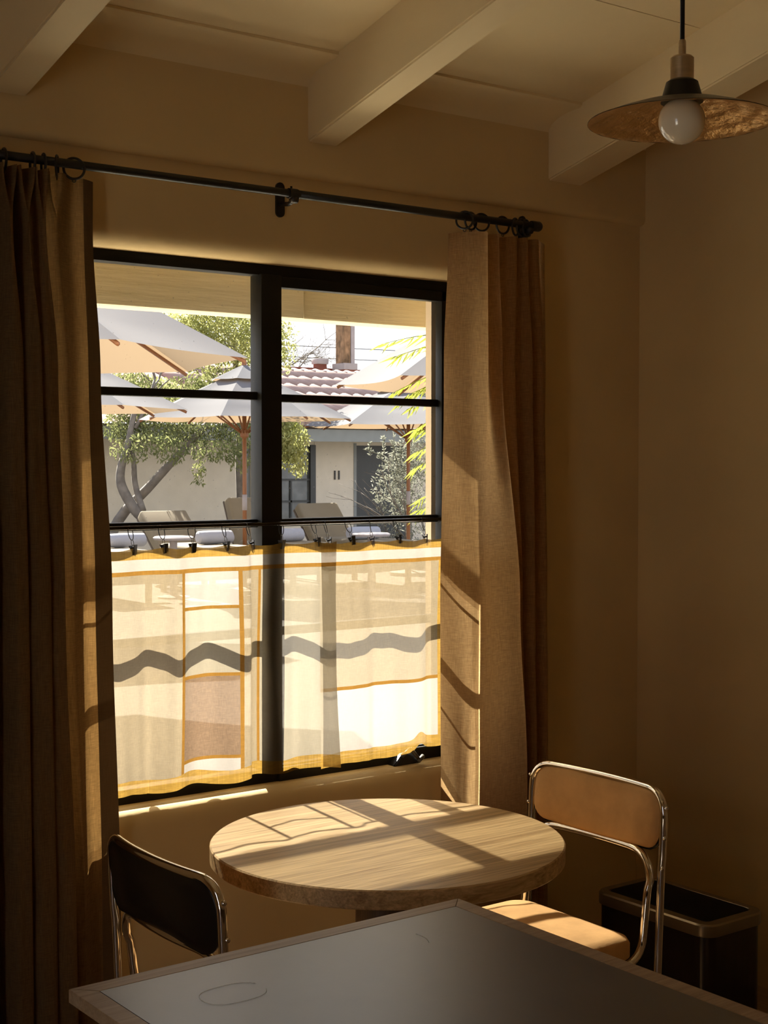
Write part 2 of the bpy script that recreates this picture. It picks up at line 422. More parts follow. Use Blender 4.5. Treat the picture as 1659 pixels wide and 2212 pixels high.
for gx0, gx1, s in ((1.53, 2.115, 0), (2.175, 2.752, -.004)):
    for zb, zt in ((1.758 + s, 1.780 + s), (1.408, 1.430), (1.105, 1.130)):
        wbox('muntin', (gx0, .092, zb), (gx1, .118, zt), bev=.003)
for gx0, gx1, top in ((1.53, 2.115, 2.10), (2.175, 2.752, 2.07)):
    for za, zb in ((1.77, top), (1.42, 1.77), (1.118, 1.42), (.735, 1.118)):
        wbox('pane', (gx0, .103, za), (gx1, .107, zb), M['glass'], 0)
# outside jamb return
struct(box('trim_3', (2.752, .128, .70), (OX1, .155, 2.13), M['jamb']))
# crank handle of the window, folded on the sill
ck = empty('crank_handle', (.455, -.05, .012)); ck.parent = win
bm = bmesh.new()
vs = [bm.verts.new(p) for p in ((-.055, -.018, -.012), (.045, -.018, -.012), (.045, .018, -.012), (-.055, .018, -.012), (-.02, -.012, .018), (.030, -.012, .022), (.030, .012, .022), (-.02, .012, .018))]
for f in ((3, 2, 1, 0), (4, 5, 6, 7), (0, 1, 5, 4), (1, 2, 6, 5), (2, 3, 7, 6), (3, 0, 4, 7)): bm.faces.new([vs[i] for i in f])
bmesh.ops.bevel(bm, geom=list(bm.edges), offset=.003, segments=2, affect='EDGES')
from_bm('crank_base', bm, M['iron'], ck, True)
cl = tube('crank_lever', fillet([(-.022, -.018, .016), (.008, -.024, .036), (.034, -.03, .004), (.044, -.034, .004)], .006), [.006] * 2 + [.0055] * 14 + [.005] * 0, M['bright_metal'], ck, 8) if False else None
vs, fs = merge([sweep([(-.024, -.016, .014), (.006, -.022, .034)], [.006, .007], 8), sweep([(.004, -.022, .035), (.032, -.028, .000)], [.0065, .0055], 8), sweep([(.028, -.03, -.004), (.05, -.024, .008)], .0065, 8)])
cl = from_py('crank_lever', vs, fs, M['bright_metal'], ck)
cl['label'] = 'bright folded metal lever'

# ================================================================== CURTAIN ROD AND DRAPES
rod = tag(empty('curtain_rod', (2.1, -.09, 2.292)), 'long black iron curtain rod above the window', 'curtain rod')
def rp(p): return V(p) - rod.location
tube('rod', [rp((.75, -.09, 2.292)), rp((2.96, -.09, 2.292))], .0105, M['iron'], rod, 16)
tube('inner_rod', [rp((2.10, -.09, 2.292)), rp((2.962, -.09, 2.292))], .0112, M['iron'], rod, 16)
lathe('end_cap', [(0, -.012), (.014, -.012), (.0155, -.006), (.0155, .02), (.012, .026), (0, .026)], M['iron'], rod, 20).rotation_euler = (0, PI / 2, 0)
bpy.data.objects['end_cap'].location = rp((2.968, -.09, 2.292))
cob = lathe('collar', [(0, -.016), (.0135, -.016), (.0135, .010), (.011, .018), (0, .018)], M['iron'], rod, 20)
cob.rotation_euler = (0, PI / 2, 0); cob.location = rp((2.112, -.09, 2.292))
tube('set_screw', [rp((2.105, -.09, 2.304)), rp((2.105, -.09, 2.311))], .003, M['iron'], rod, 8)
for bx in (2.125, 3.0, 1.14):
    br = empty('bracket', rp((bx, -.001, 2.29))); br.parent = rod
    pts = [(.0135 * math.cos(a), .033 + .0135 * math.sin(a)) for a in [PI * k / 10 for k in range(11)]] + [(.0135 * math.cos(a), -.033 + .0135 * math.sin(a)) for a in [PI + PI * k / 10 for k in range(11)]]
    bm = bmesh.new(); A = [bm.verts.new((x, 0, z)) for x, z in pts]; B = [bm.verts.new((x, -.006, z)) for x, z in pts]
    bm.faces.new(A); bm.faces.new(B[::-1])
    for k in range(len(A)): bm.faces.new((A[k], A[(k + 1) % len(A)], B[(k + 1) % len(A)], B[k]))
    from_bm('wall_plate', bm, M['iron'], br, True)
    dx = -.012 if bx == 2.125 else (-.05 if bx == 3.0 else 0)
    vs, fs = merge([sweep([(0, -.004, -.012), (dx * .3, -.05, -.018), (dx, -.089, -.016)], .006, 10), sweep([(dx - .009, -.089, -.012), (dx + .009, -.089, -.012)], .011, 12)])
    from_py('bracket_arm', vs, fs, M['iron'], br)
def torus_pts(R, n=28): return [(R * math.cos(2 * PI * k / n), 0, R * math.sin(2 * PI * k / n)) for k in range(n)]
ring0 = None
def ring(x, rz, label, group):
    global ring0
    if ring0 is None:
        vs, fs = sweep(torus_pts(.0245), .0032, 8, True); ring0 = from_py('curtain_ring', vs, fs, M['iron']); o = ring0
        eye_v, eye_f = sweep([(.004 * math.cos(2 * PI * k / 12), 0, -.0285 + .004 * math.sin(2 * PI * k / 12)) for k in range(12)], .0012, 6, True)
        from_py('eyelet', eye_v, eye_f, M['iron'], o)
    else:
        o = ring0.copy(); COL.objects.link(o)
        for c in ring0.children:
            d = c.copy(); COL.objects.link(d); d.parent = o
    o.location = (x, -.09, 2.292 - .0097); o.rotation_euler = (0, 0, math.radians(rz)); tag(o, label, 'curtain ring', group)
for i, (x, rz) in enumerate([(1.316, 82), (1.386, 80), (1.413, 78), (1.447, 60), (1.490, -20)]):
    ring(x, rz, ['black curtain ring at the picture edge on the left drape', 'black curtain ring fourth from the window on the left drape', 'black curtain ring third from the window on the left drape',
                 'black curtain ring second from the window on the left drape', 'black curtain ring nearest the window on the left drape, turned round side on'][i], 'rings of the left drape')
for i, (x, rz) in enumerate([(2.699, -52), (2.722, 8), (2.763, -15), (2.845, 0), (2.895, 25), (2.918, 15), (2.938, 22)]):
    ring(x, rz, ['black curtain ring on the window edge of the right drape, seen edge on', 'black curtain ring second from the window on the right drape', 'black curtain ring third from the window on the right drape',
                 'black curtain ring fourth from the window on the right drape', 'black curtain ring just before the end bracket of the right drape', 'black curtain ring at the end bracket of the right drape',
                 'black curtain ring last by the corner on the right drape'][i], 'rings of the right drape')

def drape(name, zs, rows, label, hem_at, thick_mat, main_mat, top_wave=None):
    """rows: for every height in zs the same number of (x, y) control points"""
    nseg = 9; dense = [catmull(r, nseg) for r in rows]; W = len(dense[0])
    NZ = 64; vs, fs = [], []
    za = zs[0]; zb = zs[-1]
    for j in range(NZ + 1):
        t = j / NZ; z = za + (zb - za) * t
        for k in range(W):
            x = interp([-q for q in zs], [d[k][0] for d in dense], -z); y = interp([-q for q in zs], [d[k][1] for d in dense], -z)
            f = .0022 * math.sin(z * 7 + k * .31) + .0015 * math.sin(z * 17 + k * .17)
            vs.append((x + f * .6, y + f, z))
    rt = tag(empty(name, (vs[0][0], -.09, 0)), label, 'drape', 'linen drapes')
    off = rt.location
    k0, k1 = hem_at
    def sub(a, b):
        loc = []; fc = []; n = b - a + 1
        for j in range(NZ + 1):
            for k in range(a, b + 1): loc.append(V(vs[j * W + k]) - off)
        for j in range(NZ):
            for k in range(n - 1): fc.append((j * n + k, j * n + k + 1, (j + 1) * n + k + 1, (j + 1) * n + k))
        return loc, fc
    W1 = W - 1
    a, b = (0, k1 * nseg) if k0 == 0 else (k0 * nseg, W1)
    hv, hf = sub(a, b); from_py('side_hem', hv, hf, thick_mat, rt)
    mv, mf = sub(b, W1) if k0 == 0 else sub(0, a)
    from_py('panel', mv, mf, main_mat, rt)
    return rt
# left drape: four pinch pleats, then a flat run and a doubled hem
LZ = [2.266, 2.146, 1.80, 1.257, .488, .012]
LS = [  # shoulder pairs per pleat, hem start, edge
 [(1.295, 1.329), (1.338, 1.374), (1.377, 1.407), (1.423, 1.453), 1.527, 1.560],
 [(1.306, 1.318), (1.349, 1.358), (1.386, 1.400), (1.431, 1.446), 1.527, 1.559],
 [(1.303, 1.343), (1.350, 1.389), (1.395, 1.428), (1.444, 1.473), 1.537, 1.578],
 [(1.308, 1.351), (1.356, 1.407), (1.411, 1.442), (1.458, 1.485), 1.552, 1.605],
 [(1.308, 1.355), (1.362, 1.415), (1.419, 1.465), (1.482, 1.508), 1.565, 1.623],
 [(1.308, 1.356), (1.364, 1.418), (1.422, 1.472), (1.490, 1.515), 1.570, 1.630]]
rows = []
for i, s in enumerate(LS):
    r = [(1.10, -.06), (1.14, -.125), (1.19, -.125), (1.205, -.05), (1.215, -.125), (1.27, -.125), (1.28, -.05)]
    for k in range(4):
        yf = (-.130, -.130, -.130, -.098)[k]
        a, b = s[k]
        if i == 1: r += [(a, yf), ((a + b) / 2, yf - .012), (b, yf)]
        elif i == 0: r += [(a, yf - .005), ((a + b) / 2, yf + .05), (b, yf - .005)]
        else: r += [(a, yf), ((a + b) / 2, yf - .012), (b, yf)]
        nx = s[k + 1][0] if k < 3 else s[4]
        r.append((b + (nx - b) * .5, (-.045 if k < 2 else -.06) if k < 3 else -.068))
    r += [(s[4], -.062), (s[5], -.045)]
    rows.append(r)
nP = len(rows[0])
drape('linen_drape', LZ, rows, 'pinch-pleated linen drape hanging left of the window', (nP - 2, nP - 1), M['drape_hem'], M['drape_l'])
# right drape
RZ = [2.250, 1.856, 1.18, .62, .012]
rows = [
 [(2.684, -.035), (2.706, -.085), (2.735, -.118), (2.758, -.120), (2.772, -.105), (2.786, -.075), (2.805, -.118), (2.822, -.085), (2.845, -.065), (2.875, -.118), (2.893, -.070), (2.917, -.118), (2.937, -.075), (2.963, -.110), (3.01, -.075), (3.055, -.045)],
 [(2.664, -.040), (2.688, -.085), (2.715, -.115), (2.757, -.125), (2.775, -.100), (2.795, -.085), (2.818, -.120), (2.832, -.080), (2.848, -.060), (2.868, -.120), (2.905, -.060), (2.938, -.120), (2.955, -.060), (2.985, -.115), (3.03, -.065), (3.06, -.045)],
 [(2.660, -.030), (2.678, -.080), (2.697, -.120), (2.720, -.142), (2.765, -.138), (2.830, -.130), (2.886, -.125), (2.902, -.080), (2.900, -.060), (2.910, -.110), (2.925, -.050), (2.952, -.120), (2.965, -.055), (3.003, -.115), (3.03, -.065), (3.055, -.045)],
 [(2.662, -.030), (2.668, -.080), (2.672, -.115), (2.682, -.142), (2.740, -.140), (2.830, -.134), (2.916, -.126), (2.930, -.080), (2.925, -.060), (2.930, -.110), (2.940, -.050), (2.961, -.120), (2.972, -.055), (3.008, -.115), (3.035, -.065), (3.055, -.045)],
 [(2.664, -.030), (2.660, -.080), (2.656, -.115), (2.664, -.142), (2.735, -.140), (2.835, -.134), (2.930, -.126), (2.945, -.080), (2.935, -.060), (2.945, -.110), (2.950, -.050), (2.970, -.120), (2.980, -.055), (3.010, -.115), (3.035, -.065), (3.055, -.045)]]
drape('linen_drape', RZ, rows, 'tan linen drape hanging right of the window near the corner', (0, 1), M['drape'], M['drape'])

# ================================================================== CAFE CURTAINS
cr = tag(empty('cafe_curtain_rod', (2.144, .06, 1.418)), 'thin dark rod across the middle of the window', 'curtain rod')
tube('rod', [(1.49 - 2.144, 0, 0), (2.785 - 2.144, 0, 0)], .0052, M['bin_steel'], cr, 12)
for sx in (1.492, 2.790):
    tube('rod_socket', [(sx - 2.144 - .004, 0, 0), (sx - 2.144 + .012, 0, 0)], .010, M['steel_frame'], cr, 14)
LF = ([1.50, 1.56, 1.61, 1.667, 1.72, 1.76, 1.80, 1.835, 1.88, 1.925, 1.975, 2.018, 2.050, 2.062, 2.080, 2.12, 2.17, 2.22, 2.265, 2.30, 2.335],
      [.050, .066, .045, .030, .050, .062, .046, .028, .050, .066, .052, .028, .030, .050, .058, .058, .060, .064, .042, .020, .018])
RF = ([2.285, 2.35, 2.41, 2.45, 2.49, 2.55, 2.61, 2.655, 2.695, 2.74], [.040, .036, .032, .044, .056, .046, .030, .044, .061, .060])
def smooth1(F, x):
    X, Y = F; i = max(0, min(len(X) - 2, next((k for k in range(len(X) - 1) if x <= X[k + 1]), len(X) - 2)))
    def m(k):
        if k <= 0 or k >= len(X) - 1: return 0
        return (Y[k + 1] - Y[k - 1]) / (X[k + 1] - X[k - 1])
    h = X[i + 1] - X[i]; t = max(0, min(1, (x - X[i]) / h))
    return (2 * t**3 - 3 * t * t + 1) * Y[i] + (t**3 - 2 * t * t + t) * h * m(i) + (-2 * t**3 + 3 * t * t) * Y[i + 1] + (t**3 - t * t) * h * m(i + 1)
def fold(F, x, z):
    a = .55 + .45 * min(1, max(0, (1.36 - z) / .25)); a *= 1 + .25 * max(0, (1.0 - z)) / .3
    # finer creases hanging from the clips
    c = .0018 * math.sin(x * 95 + z * 5) * min(1, max(0, (1.36 - z) / .1)) + .002 * math.sin(x * 41 - z * 9)
    return max(.012, min(.074, .046 + (smooth1(F, x) - .046) * a + c))
def cloth_grid(name, F, x0, x1, z0, z1, mat, parent, dy=0., lean=None, nx=None, nz=None, zb=None, zt=None):
    nx = nx or max(2, int((x1 - x0) / .006)); nz = nz or max(1, int((z1 - z0) / .012)); vs, fs = [], []
    for j in range(nz + 1):
        for i in range(nx + 1):
            x = x0 + (x1 - x0) * i / nx; b = z0 + (zb(x) if zb else 0); tpz = z1 + (zt(x) if zt else 0); z = b + (tpz - b) * j / nz
            xx = x + (lean(x, z) if lean else 0)
            vs.append(V((xx, fold(F, x, z) + dy, z)) - parent.location)
    for j in range(nz):
        for i in range(nx): fs.append((j * (nx + 1) + i, j * (nx + 1) + i + 1, (j + 1) * (nx + 1) + i + 1, (j + 1) * (nx + 1) + i))
    return from_py(name, vs, fs, mat, parent)
lc = tag(empty('cafe_curtain', (2.0, .046, .72)), 'patchwork cafe curtain with a ladder of stitched panels on the left half of the window', 'cafe curtain', 'sheer patchwork cafe curtains')
rc = tag(empty('cafe_curtain', (2.5, .046, .72)), 'patchwork cafe curtain with one large tan panel on the right half of the window', 'cafe curtain', 'sheer patchwork cafe curtains')
def leanL(x, z):
    s = max(0, (x - 2.2) / .135)
    return -.012 * s * math.sin(PI * min(1, max(0, (1.36 - z) / .62))) if x > 2.2 else -.012 * max(0, (1.30 - z) / .55) * math.exp(-((x - 1.845) / .05) ** 2)
DIP = [1.707, 1.796, 1.886, 1.983, 2.057, 2.167, 2.272]
def topL(x): return -.006 * math.sin(PI * min(abs(x - c) for c in DIP + [1.52, 1.61, 2.34]) / .09)
def botL(x): return .006 * math.sin(x * 31)
C0, C1, C2, C3, C4 = 1.50, 1.847, 2.016, 2.089, 2.335
g = cloth_grid
kw = dict(lean=leanL)
g('top_hem', LF, C0, C4, 1.336, 1.366, M['c_hem'], lc, zt=topL, nz=2, **kw)
g('patch', LF, C0, C4, 1.3065, 1.336, M['c_white'], lc, **kw)
g('seam', LF, C0, C4, 1.2955, 1.3065, M['c_seam'], lc, nz=1, **kw)
g('patch', LF, C0, C1, .765, 1.2955, M['c_cream'], lc, zb=botL, **kw)
for a, b, mt in ((1.205, 1.2955, 'c_white'), (1.024, 1.196, 'c_ivory'), (.802, 1.015, 'c_rose'), (.765, .793, 'c_white')):
    g('patch', LF, C1 + .011, C2, a, b, M[mt], lc, zb=botL if a < .77 else None, **kw)
for z in (1.196, 1.015, .793): g('seam', LF, C1 + .011, C2, z, z + .009, M['c_seam'], lc, nz=1, **kw)
g('seam', LF, C1, C1 + .011, .765, 1.2955, M['c_seam'], lc, zb=botL, nx=2, **kw)
g('seam', LF, C2, C2 + .011, .765, 1.2955, M['c_seam'], lc, zb=botL, nx=2, **kw)
g('patch', LF, C2 + .011, C3, .765, 1.2955, M['c_cream'], lc, zb=botL, **kw)
g('seam', LF, C3, C3 + .008, .765, 1.2955, M['c_seam'], lc, zb=botL, nx=2, **kw)
g('patch', LF, C3 + .008, C4, .765, 1.2955, M['c_ivory'], lc, zb=botL, **kw)
g('bottom_hem', LF, C0, C4, .729, .765, M['c_hem'], lc, zb=botL, zt=botL, nz=2, **kw)
D0, D1 = 2.285, 2.738
def leanR(x, z): return 0
RDIP = [2.31, 2.391, 2.47, 2.56, 2.662, 2.74]
def topR(x): return -.005 * math.sin(PI * min(abs(x - c) for c in RDIP) / .09)
def botR(x): return .012 * max(0, (x - 2.55) / .19) + .004 * math.sin(x * 27) + .018 * math.exp(-((x - 2.64) / .03) ** 2)
g('top_hem', RF, D0, D1, 1.334, 1.362, M['c_hem'], rc, zt=topR, nz=2)
g('patch', RF, D0, D1, 1.3065, 1.334, M['c_white'], rc)
g('seam', RF, D0, D1, 1.2955, 1.3065, M['c_seam'], rc, nz=1)
g('patch', RF, D0, D1 - .014, .952, 1.2955, M['c_cream'], rc)
g('seam', RF, D0, D1 - .014, .942, .952, M['c_seam'], rc, nz=1)
g('patch', RF, D0, D1 - .014, .765, .942, M['c_white'], rc, zb=botR)
g('side_hem', RF, D1 - .014, D1, .765, 1.2955, M['c_hem'], rc, zb=botR, nx=2)
g('bottom_hem', RF, D0, D1, .730, .765, M['c_hem'], rc, zb=botR, zt=botR, nz=2)
# clip rings
def clip_master():
    o = empty('clip_ring', (0, 0, 0))
    vs, fs = sweep([(.0125 * math.cos(a), 0, -.0115 + .0185 * math.sin(a)) for a in [2 * PI * k / 24 for k in range(24)]], .0012, 6, True)
    from_py('ring', vs, fs, M['iron'], o)
    vs, fs = sweep([(0, .0035 * math.cos(a), -.0365 + .0075 * math.sin(a)) for a in [2 * PI * k / 14 for k in range(14)]], .0008, 6, True)
    from_py('link', vs, fs, M['bright_metal'], o)
    bm = bmesh.new()
    for s in (-1, 1):
        vs = [bm.verts.new(p) for p in ((-.0085, s * .0065, -.043), (.0085, s * .0065, -.043), (.0085, s * .0085, -.043), (-.0085, s * .0085, -.043), (-.006, s * .0008, -.068), (.006, s * .0008, -.068), (.006, s * .0024, -.068), (-.006, s * .0024, -.068))]
        for f in ((0, 1, 2, 3), (7, 6, 5, 4), (0, 4, 5, 1), (1, 5, 6, 2), (2, 6, 7, 3), (3, 7, 4, 0)): bm.faces.new([vs[i] for i in f])
    bm_box(bm, (-.005, -.0065, -.052), (.005, .0065, -.048))
    from_bm('clip', bm, M['iron'], o)
    return o
cm = None
CLX = [(1.707, 'L'), (1.796, 'L'), (1.886, 'L'), (1.983, 'L'), (2.057, 'L'), (2.167, 'L'), (2.272, 'L'), (2.312, 'R'), (2.391, 'R'), (2.470, 'R'), (2.560, 'R'), (2.662, 'R')]
ORD = ['first', 'second', 'third', 'fourth', 'fifth', 'sixth', 'seventh', 'eighth', 'ninth', 'tenth', 'eleventh', 'twelfth']
ANG = [35, 25, 10, 40, 75, 25, 30, 70, 15, 55, 30, 60]
for i, (x, s) in enumerate(CLX):
    if cm is None: o = cm = clip_master()
    else:
        o = cm.copy(); COL.objects.link(o)
        for c in cm.children:
            d = c.copy(); COL.objects.link(d); d.parent = o
    yy = fold(LF if s == 'L' else RF, x, 1.355)
    o.location = (x, .06, 1.418 - .0021); o.rotation_euler = (0, 0, math.radians(ANG[i]))
    o.rotation_euler.x = math.atan2(yy - .06, .062)
    tag(o, 'small black clip ring on the cafe rod, %s from the left drape' % ORD[i], 'clip ring', 'clip rings of the cafe curtains')

# ================================================================== PENDANT LAMP
PX, PY = 1.963, -1.558
lamp = tag(empty('pendant_lamp', (PX, PY, 2.184)), 'flat disc pendant lamp with hammered brass underside and round bulb', 'pendant lamp')
tube('cord', [(0, 0, 2.322 - 2.184), (0, 0, cz(PY) - 2.184 + .01)], .0042, M['iron'], lamp, 10)
lathe('ceiling_canopy', [(0, 0), (.045, 0), (.05, -.02), (.0, -.02)], M['nickel'], lamp, 32, (0, 0, cz(PY) - 2.184 + .004))
lathe('cord_grip', [(0, .142), (.0055, .142), (.0065, .138), (.0065, .114), (0, .112)], M['nickel'], lamp, 20)
lathe('socket_sleeve', [(0, .1135), (.017, .1135), (.0205, .110), (.0205, .070), (0, .070)], M['nickel'], lamp, 32)
lathe('cap', [(0, .072), (.022, .072), (.028, .068), (.036, .040), (.037, .033), (0, .033)], M['iron'], lamp, 36)
vs, fs = [], []
random.seed(4)
prof_up = [(.030, .040), (.05, .036), (.09, .026), (.13, .013), (.160, .0015), (.1645, 0)]
prof_dn = [(.1645, -.0012), (.160, 0), (.13, .0115), (.09, .0245), (.05, .0345), (.030, .0385)]
lathe('shade', prof_up + prof_dn[:1], M['bronze'], lamp, 64)
n = 96; m_ = 22
for j in range(m_ + 1):
    r = .030 + (.164 - .030) * j / m_
    z0 = interp([.03, .05, .09, .13, .16, .165], [.0385, .0345, .0245, .0115, .0, -.001], r)
    for k in range(n):
        a = 2 * PI * k / n
        vs.append((r * math.cos(a), r * math.sin(a), z0 + random.uniform(-.0007, .0003) * (1 if 0 < j < m_ else 0) + .0006 * math.sin(a * 23 + j * 1.3) * (j / m_)))
for j in range(m_):
    for k in range(n): fs.append((j * n + k, (j + 1) * n + k, (j + 1) * n + (k + 1) % n, j * n + (k + 1) % n))
us = from_py('shade_lining', vs, fs, M['brass'], lamp); us['label'] = 'hammered brass underside'
bp = [(0, -.0415)] + [(.041 * math.sin(PI * k / 18), -.041 * math.cos(PI * k / 18)) for k in range(1, 15)] + [(.014, .04), (.013, .05)]
lathe('bulb', [(r, z + .001) for r, z in bp], M['opal'], lamp, 40)

# ================================================================== ROUND TABLE
tb = tag(empty('round_table', (1.945, -.722, 0)), 'round oak pedestal table below the window', 'table')
R = .397
lathe('tabletop', [(0, .740), (R - .003, .740), (R, .737), (R, .703), (R - .003, .700), (0, .700)], M['oak'], tb, 96)
lathe('pedestal', [(0, .700), (.085, .700), (.085, .690), (.072, .685), (.072, .05), (0, .05)], M['oak_dark'], tb, 40)
lathe('pedestal_base', [(0, .055), (.20, .05), (.235, .035), (.24, 0), (0, 0)], M['oak_dark'], tb, 56)

# ================================================================== TUBULAR CHAIRS
def rounded_rect(w, h, r, n=6):
    pts = []
    for cx, cy, a0 in ((w - r, h - r, 0), (-w + r, h - r, 90), (-w + r, -h + r, 180), (w - r, -h + r, 270)):
        for k in range(n + 1):
            a = math.radians(a0 + 90 * k / n); pts.append((cx + r * math.cos(a), cy + r * math.sin(a)))
    return pts
def bow(y): return -.028 * (1 - (y / .245) ** 2)
def lean(z): return -.035 * max(0, z - .45) / .35
def pad_back(name, w, h, r, zc, x_front, x_back, mat, parent, puff=.008):
    """upholstered panel following the bowed back; local axes: x forward, y across"""
    ol = rounded_rect(w, h, r); vs, fs = [], []; n = len(ol); rings = []
    def ringv(s, x, dz=0):
        ids = []
        for y, z in ol:
            yy, zz = y * s, zc + z * s
            vs.append((x + bow(yy) + lean(zz), yy, zz)); ids.append(len(vs) - 1)
        return ids
    seq = [(.02, x_back), (.5, x_back), (.97, x_back), (1.0, x_back + .004), (1.0, x_front - .004), (.97, x_front + puff * .3), (.85, x_front + puff), (.5, x_front + puff * 1.3), (.02, x_front + puff * 1.4)]
    for s, x in seq: rings.append(ringv(s, x))
    for A, B in zip(rings, rings[1:]):
        for k in range(n): fs.append((A[k], A[(k + 1) % n], B[(k + 1) % n], B[k]))
    fs.append(tuple(rings[0][::-1])); fs.append(tuple(rings[-1]))
    return from_py(name, vs, fs, mat, parent)
def chair(loc, rz, label):
    t = tag(empty('tubular_chair', loc, rz), label, 'chair', 'chrome tube chairs')
    W = .234
    # outer hoop: floor runners, rear legs and the top rail of the back
    P = fillet([(.42, -W, .012), (.0, -W, .012), (lean(.782), -W, .782), (lean(.782), W, .782), (.0, W, .012), (.42, W, .012)], {1: .03, 2: .065, 3: .065, 4: .03}, 8)
    Q = []
    for a, b in zip(P, P[1:]):
        nn = max(1, int((b - a).length / .03))
        for k in range(nn): Q.append(a.lerp(b, k / nn))
    Q.append(P[-1])
    Q = [V((p.x + (bow(p.y) if p.z > .6 else 0), p.y, p.z)) for p in Q]
    tube('outer_frame', Q, .0098, M['chrome'], t, 12)
    w = .213
    P = fillet([(.425, -w, .024), (.43, -w, .372), (.022, -w, .372), (.008 + lean(.628), -w, .628), (.008 + lean(.628), w, .628), (.022, w, .372), (.43, w, .372), (.425, w, .024)], {1: .05, 2: .07, 3: .085, 4: .085, 5: .07, 6: .05}, 8)
    Q = []
    for a, b in zip(P, P[1:]):
        nn = max(1, int((b - a).length / .03))
        for k in range(nn): Q.append(a.lerp(b, k / nn))
    Q.append(P[-1])
    Q = [V((p.x + (bow(p.y) if p.z > .56 else 0), p.y, p.z)) for p in Q]
    tube('inner_frame', Q, .0098, M['chrome'], t, 12)
    for s in (-1, 1):
        tube('front_foot', [(.425, s * w, .024), (.425, s * (w + .012), .014)], .008, M['chrome'], t, 8)
    pad_back('back_cushion',   .224, .071, .048, .7065, .004, -.006, M['velvet'], t, .010)
    pad_back('back_shell', .229, .075, .055, .7045, -.007, -.010, M['black_vinyl'], t, 0.)
    for s in (-1, 1):
        for z in (.745, .672, .60):
            o = tube('screw', [(lean(z) + (-.004), s * (W + .006), z), (lean(z) - .004, s * (W + .0125), z)], .0048, M['chrome'], t, 10)
    ol = rounded_rect(.205, .212, .05); vs, fs = [], []; n = len(ol); rings = []
    for s, z in ((.02, .378), (.96, .378), (1.0, .386), (1.0, .418), (.97, .430), (.85, .438), (.5, .443), (.02, .444)):
        rings.append(len(vs))
        for x, y in ol: vs.append((.235 + x * s, y * s, z))
    for a, b in zip(rings, rings[1:]):
        for k in range(n): fs.append((a + k, a + (k + 1) % n, b + (k + 1) % n, b + k))
    fs.append(tuple(range(rings[0], rings[0] + n))[::-1]); fs.append(tuple(range(rings[-1], rings[-1] + n)))
    from_py('seat', vs, fs, M['velvet'], t)
    return t
chair((2.617, -.672, 0), PI, 'chrome tube chair with brown velvet back, right of the round table')
chair((1.432, -.686, 0), 0, 'chrome tube chair showing its black back, left of the round table by the drape')

# ================================================================== DARK TABLE (near)
DX0, DX1, DY1, DY0 = .974, 1.786, -1.160, -2.75
dt = tag(empty('desk', ((DX0 + DX1) / 2, (DY0 + DY1) / 2, 0)), 'square-cornered desk with black top and mitred oak edging in front', 'desk')
def dl(p): return V(p) - dt.location
E_ = .036
box('desktop', dl((DX0 + E_ + .001, DY0 + E_ + .001, .718)), dl((DX1 - E_ - .001, DY1 - E_ - .001, .7397)), M['linoleum'], dt)
def strip(quad):
    bm = bmesh.new(); A = [bm.verts.new(dl((x, y, .74))) for x, y in quad]; B = [bm.verts.new(dl((x, y, .718))) for x, y in quad]
    bm.faces.new(A); bm.faces.new(B[::-1])
    for k in range(4): bm.faces.new((A[k], A[(k + 1) % 4], B[(k + 1) % 4], B[k]))
    bmesh.ops.recalc_face_normals(bm, faces=bm.faces)
    bmesh.ops.bevel(bm, geom=list(bm.edges), offset=.0008, segments=1, affect='EDGES')
    return from_bm('edge_strip', bm, M['oak_edge'], dt)
q = .0004
strip([(DX0 + q, DY1), (DX1 - q, DY1), (DX1 - E_ - q, DY1 - E_), (DX0 + E_ + q, DY1 - E_)])
strip([(DX1, DY1 - q), (DX1, DY0 + q), (DX1 - E_, DY0 + E_ + q), (DX1 - E_, DY1 - E_ - q)])
strip([(DX0, DY0 + q), (DX0, DY1 - q), (DX0 + E_, DY1 - E_ - q), (DX0 + E_, DY0 + E_ + q)])
strip([(DX1 - q, DY0), (DX0 + q, DY0), (DX0 + E_ + q, DY0 + E_), (DX1 - E_ - q, DY0 + E_)])
box('apron', dl((DX0 + .06, DY0 + .06, .62)), dl((DX1 - .06, DY1 - .06, .719)), M['oak_dark'], dt)
for x in (DX0 + .05, DX1 - .11):
    for y in (DY0 + .05, DY1 - .11):
        box('leg', dl((x, y, 0)), dl((x + .06, y + .06, .7)), M['oak_dark'], dt, .004)
# lint on the desk
pts = [(1.175 + .055 * math.cos(a), -1.335 + .045 * math.sin(a) * (1 + .15 * math.cos(2 * a)), .7404) for a in [math.radians(d) for d in range(20, 345, 12)]]
tag(tube('thread', pts, .00028, M['lint'], None, 5), 'fine pale loop of thread lying on the black desktop', 'thread')
pts = [(1.578 + .012 * math.sin(t * 2.2), -1.33 + .05 * t, .7404) for t in [k / 10 for k in range(11)]]
tag(tube('hair', pts, .0003, M['lint'], None, 5), 'tiny pale hair on the black desktop near its far corner', 'hair')

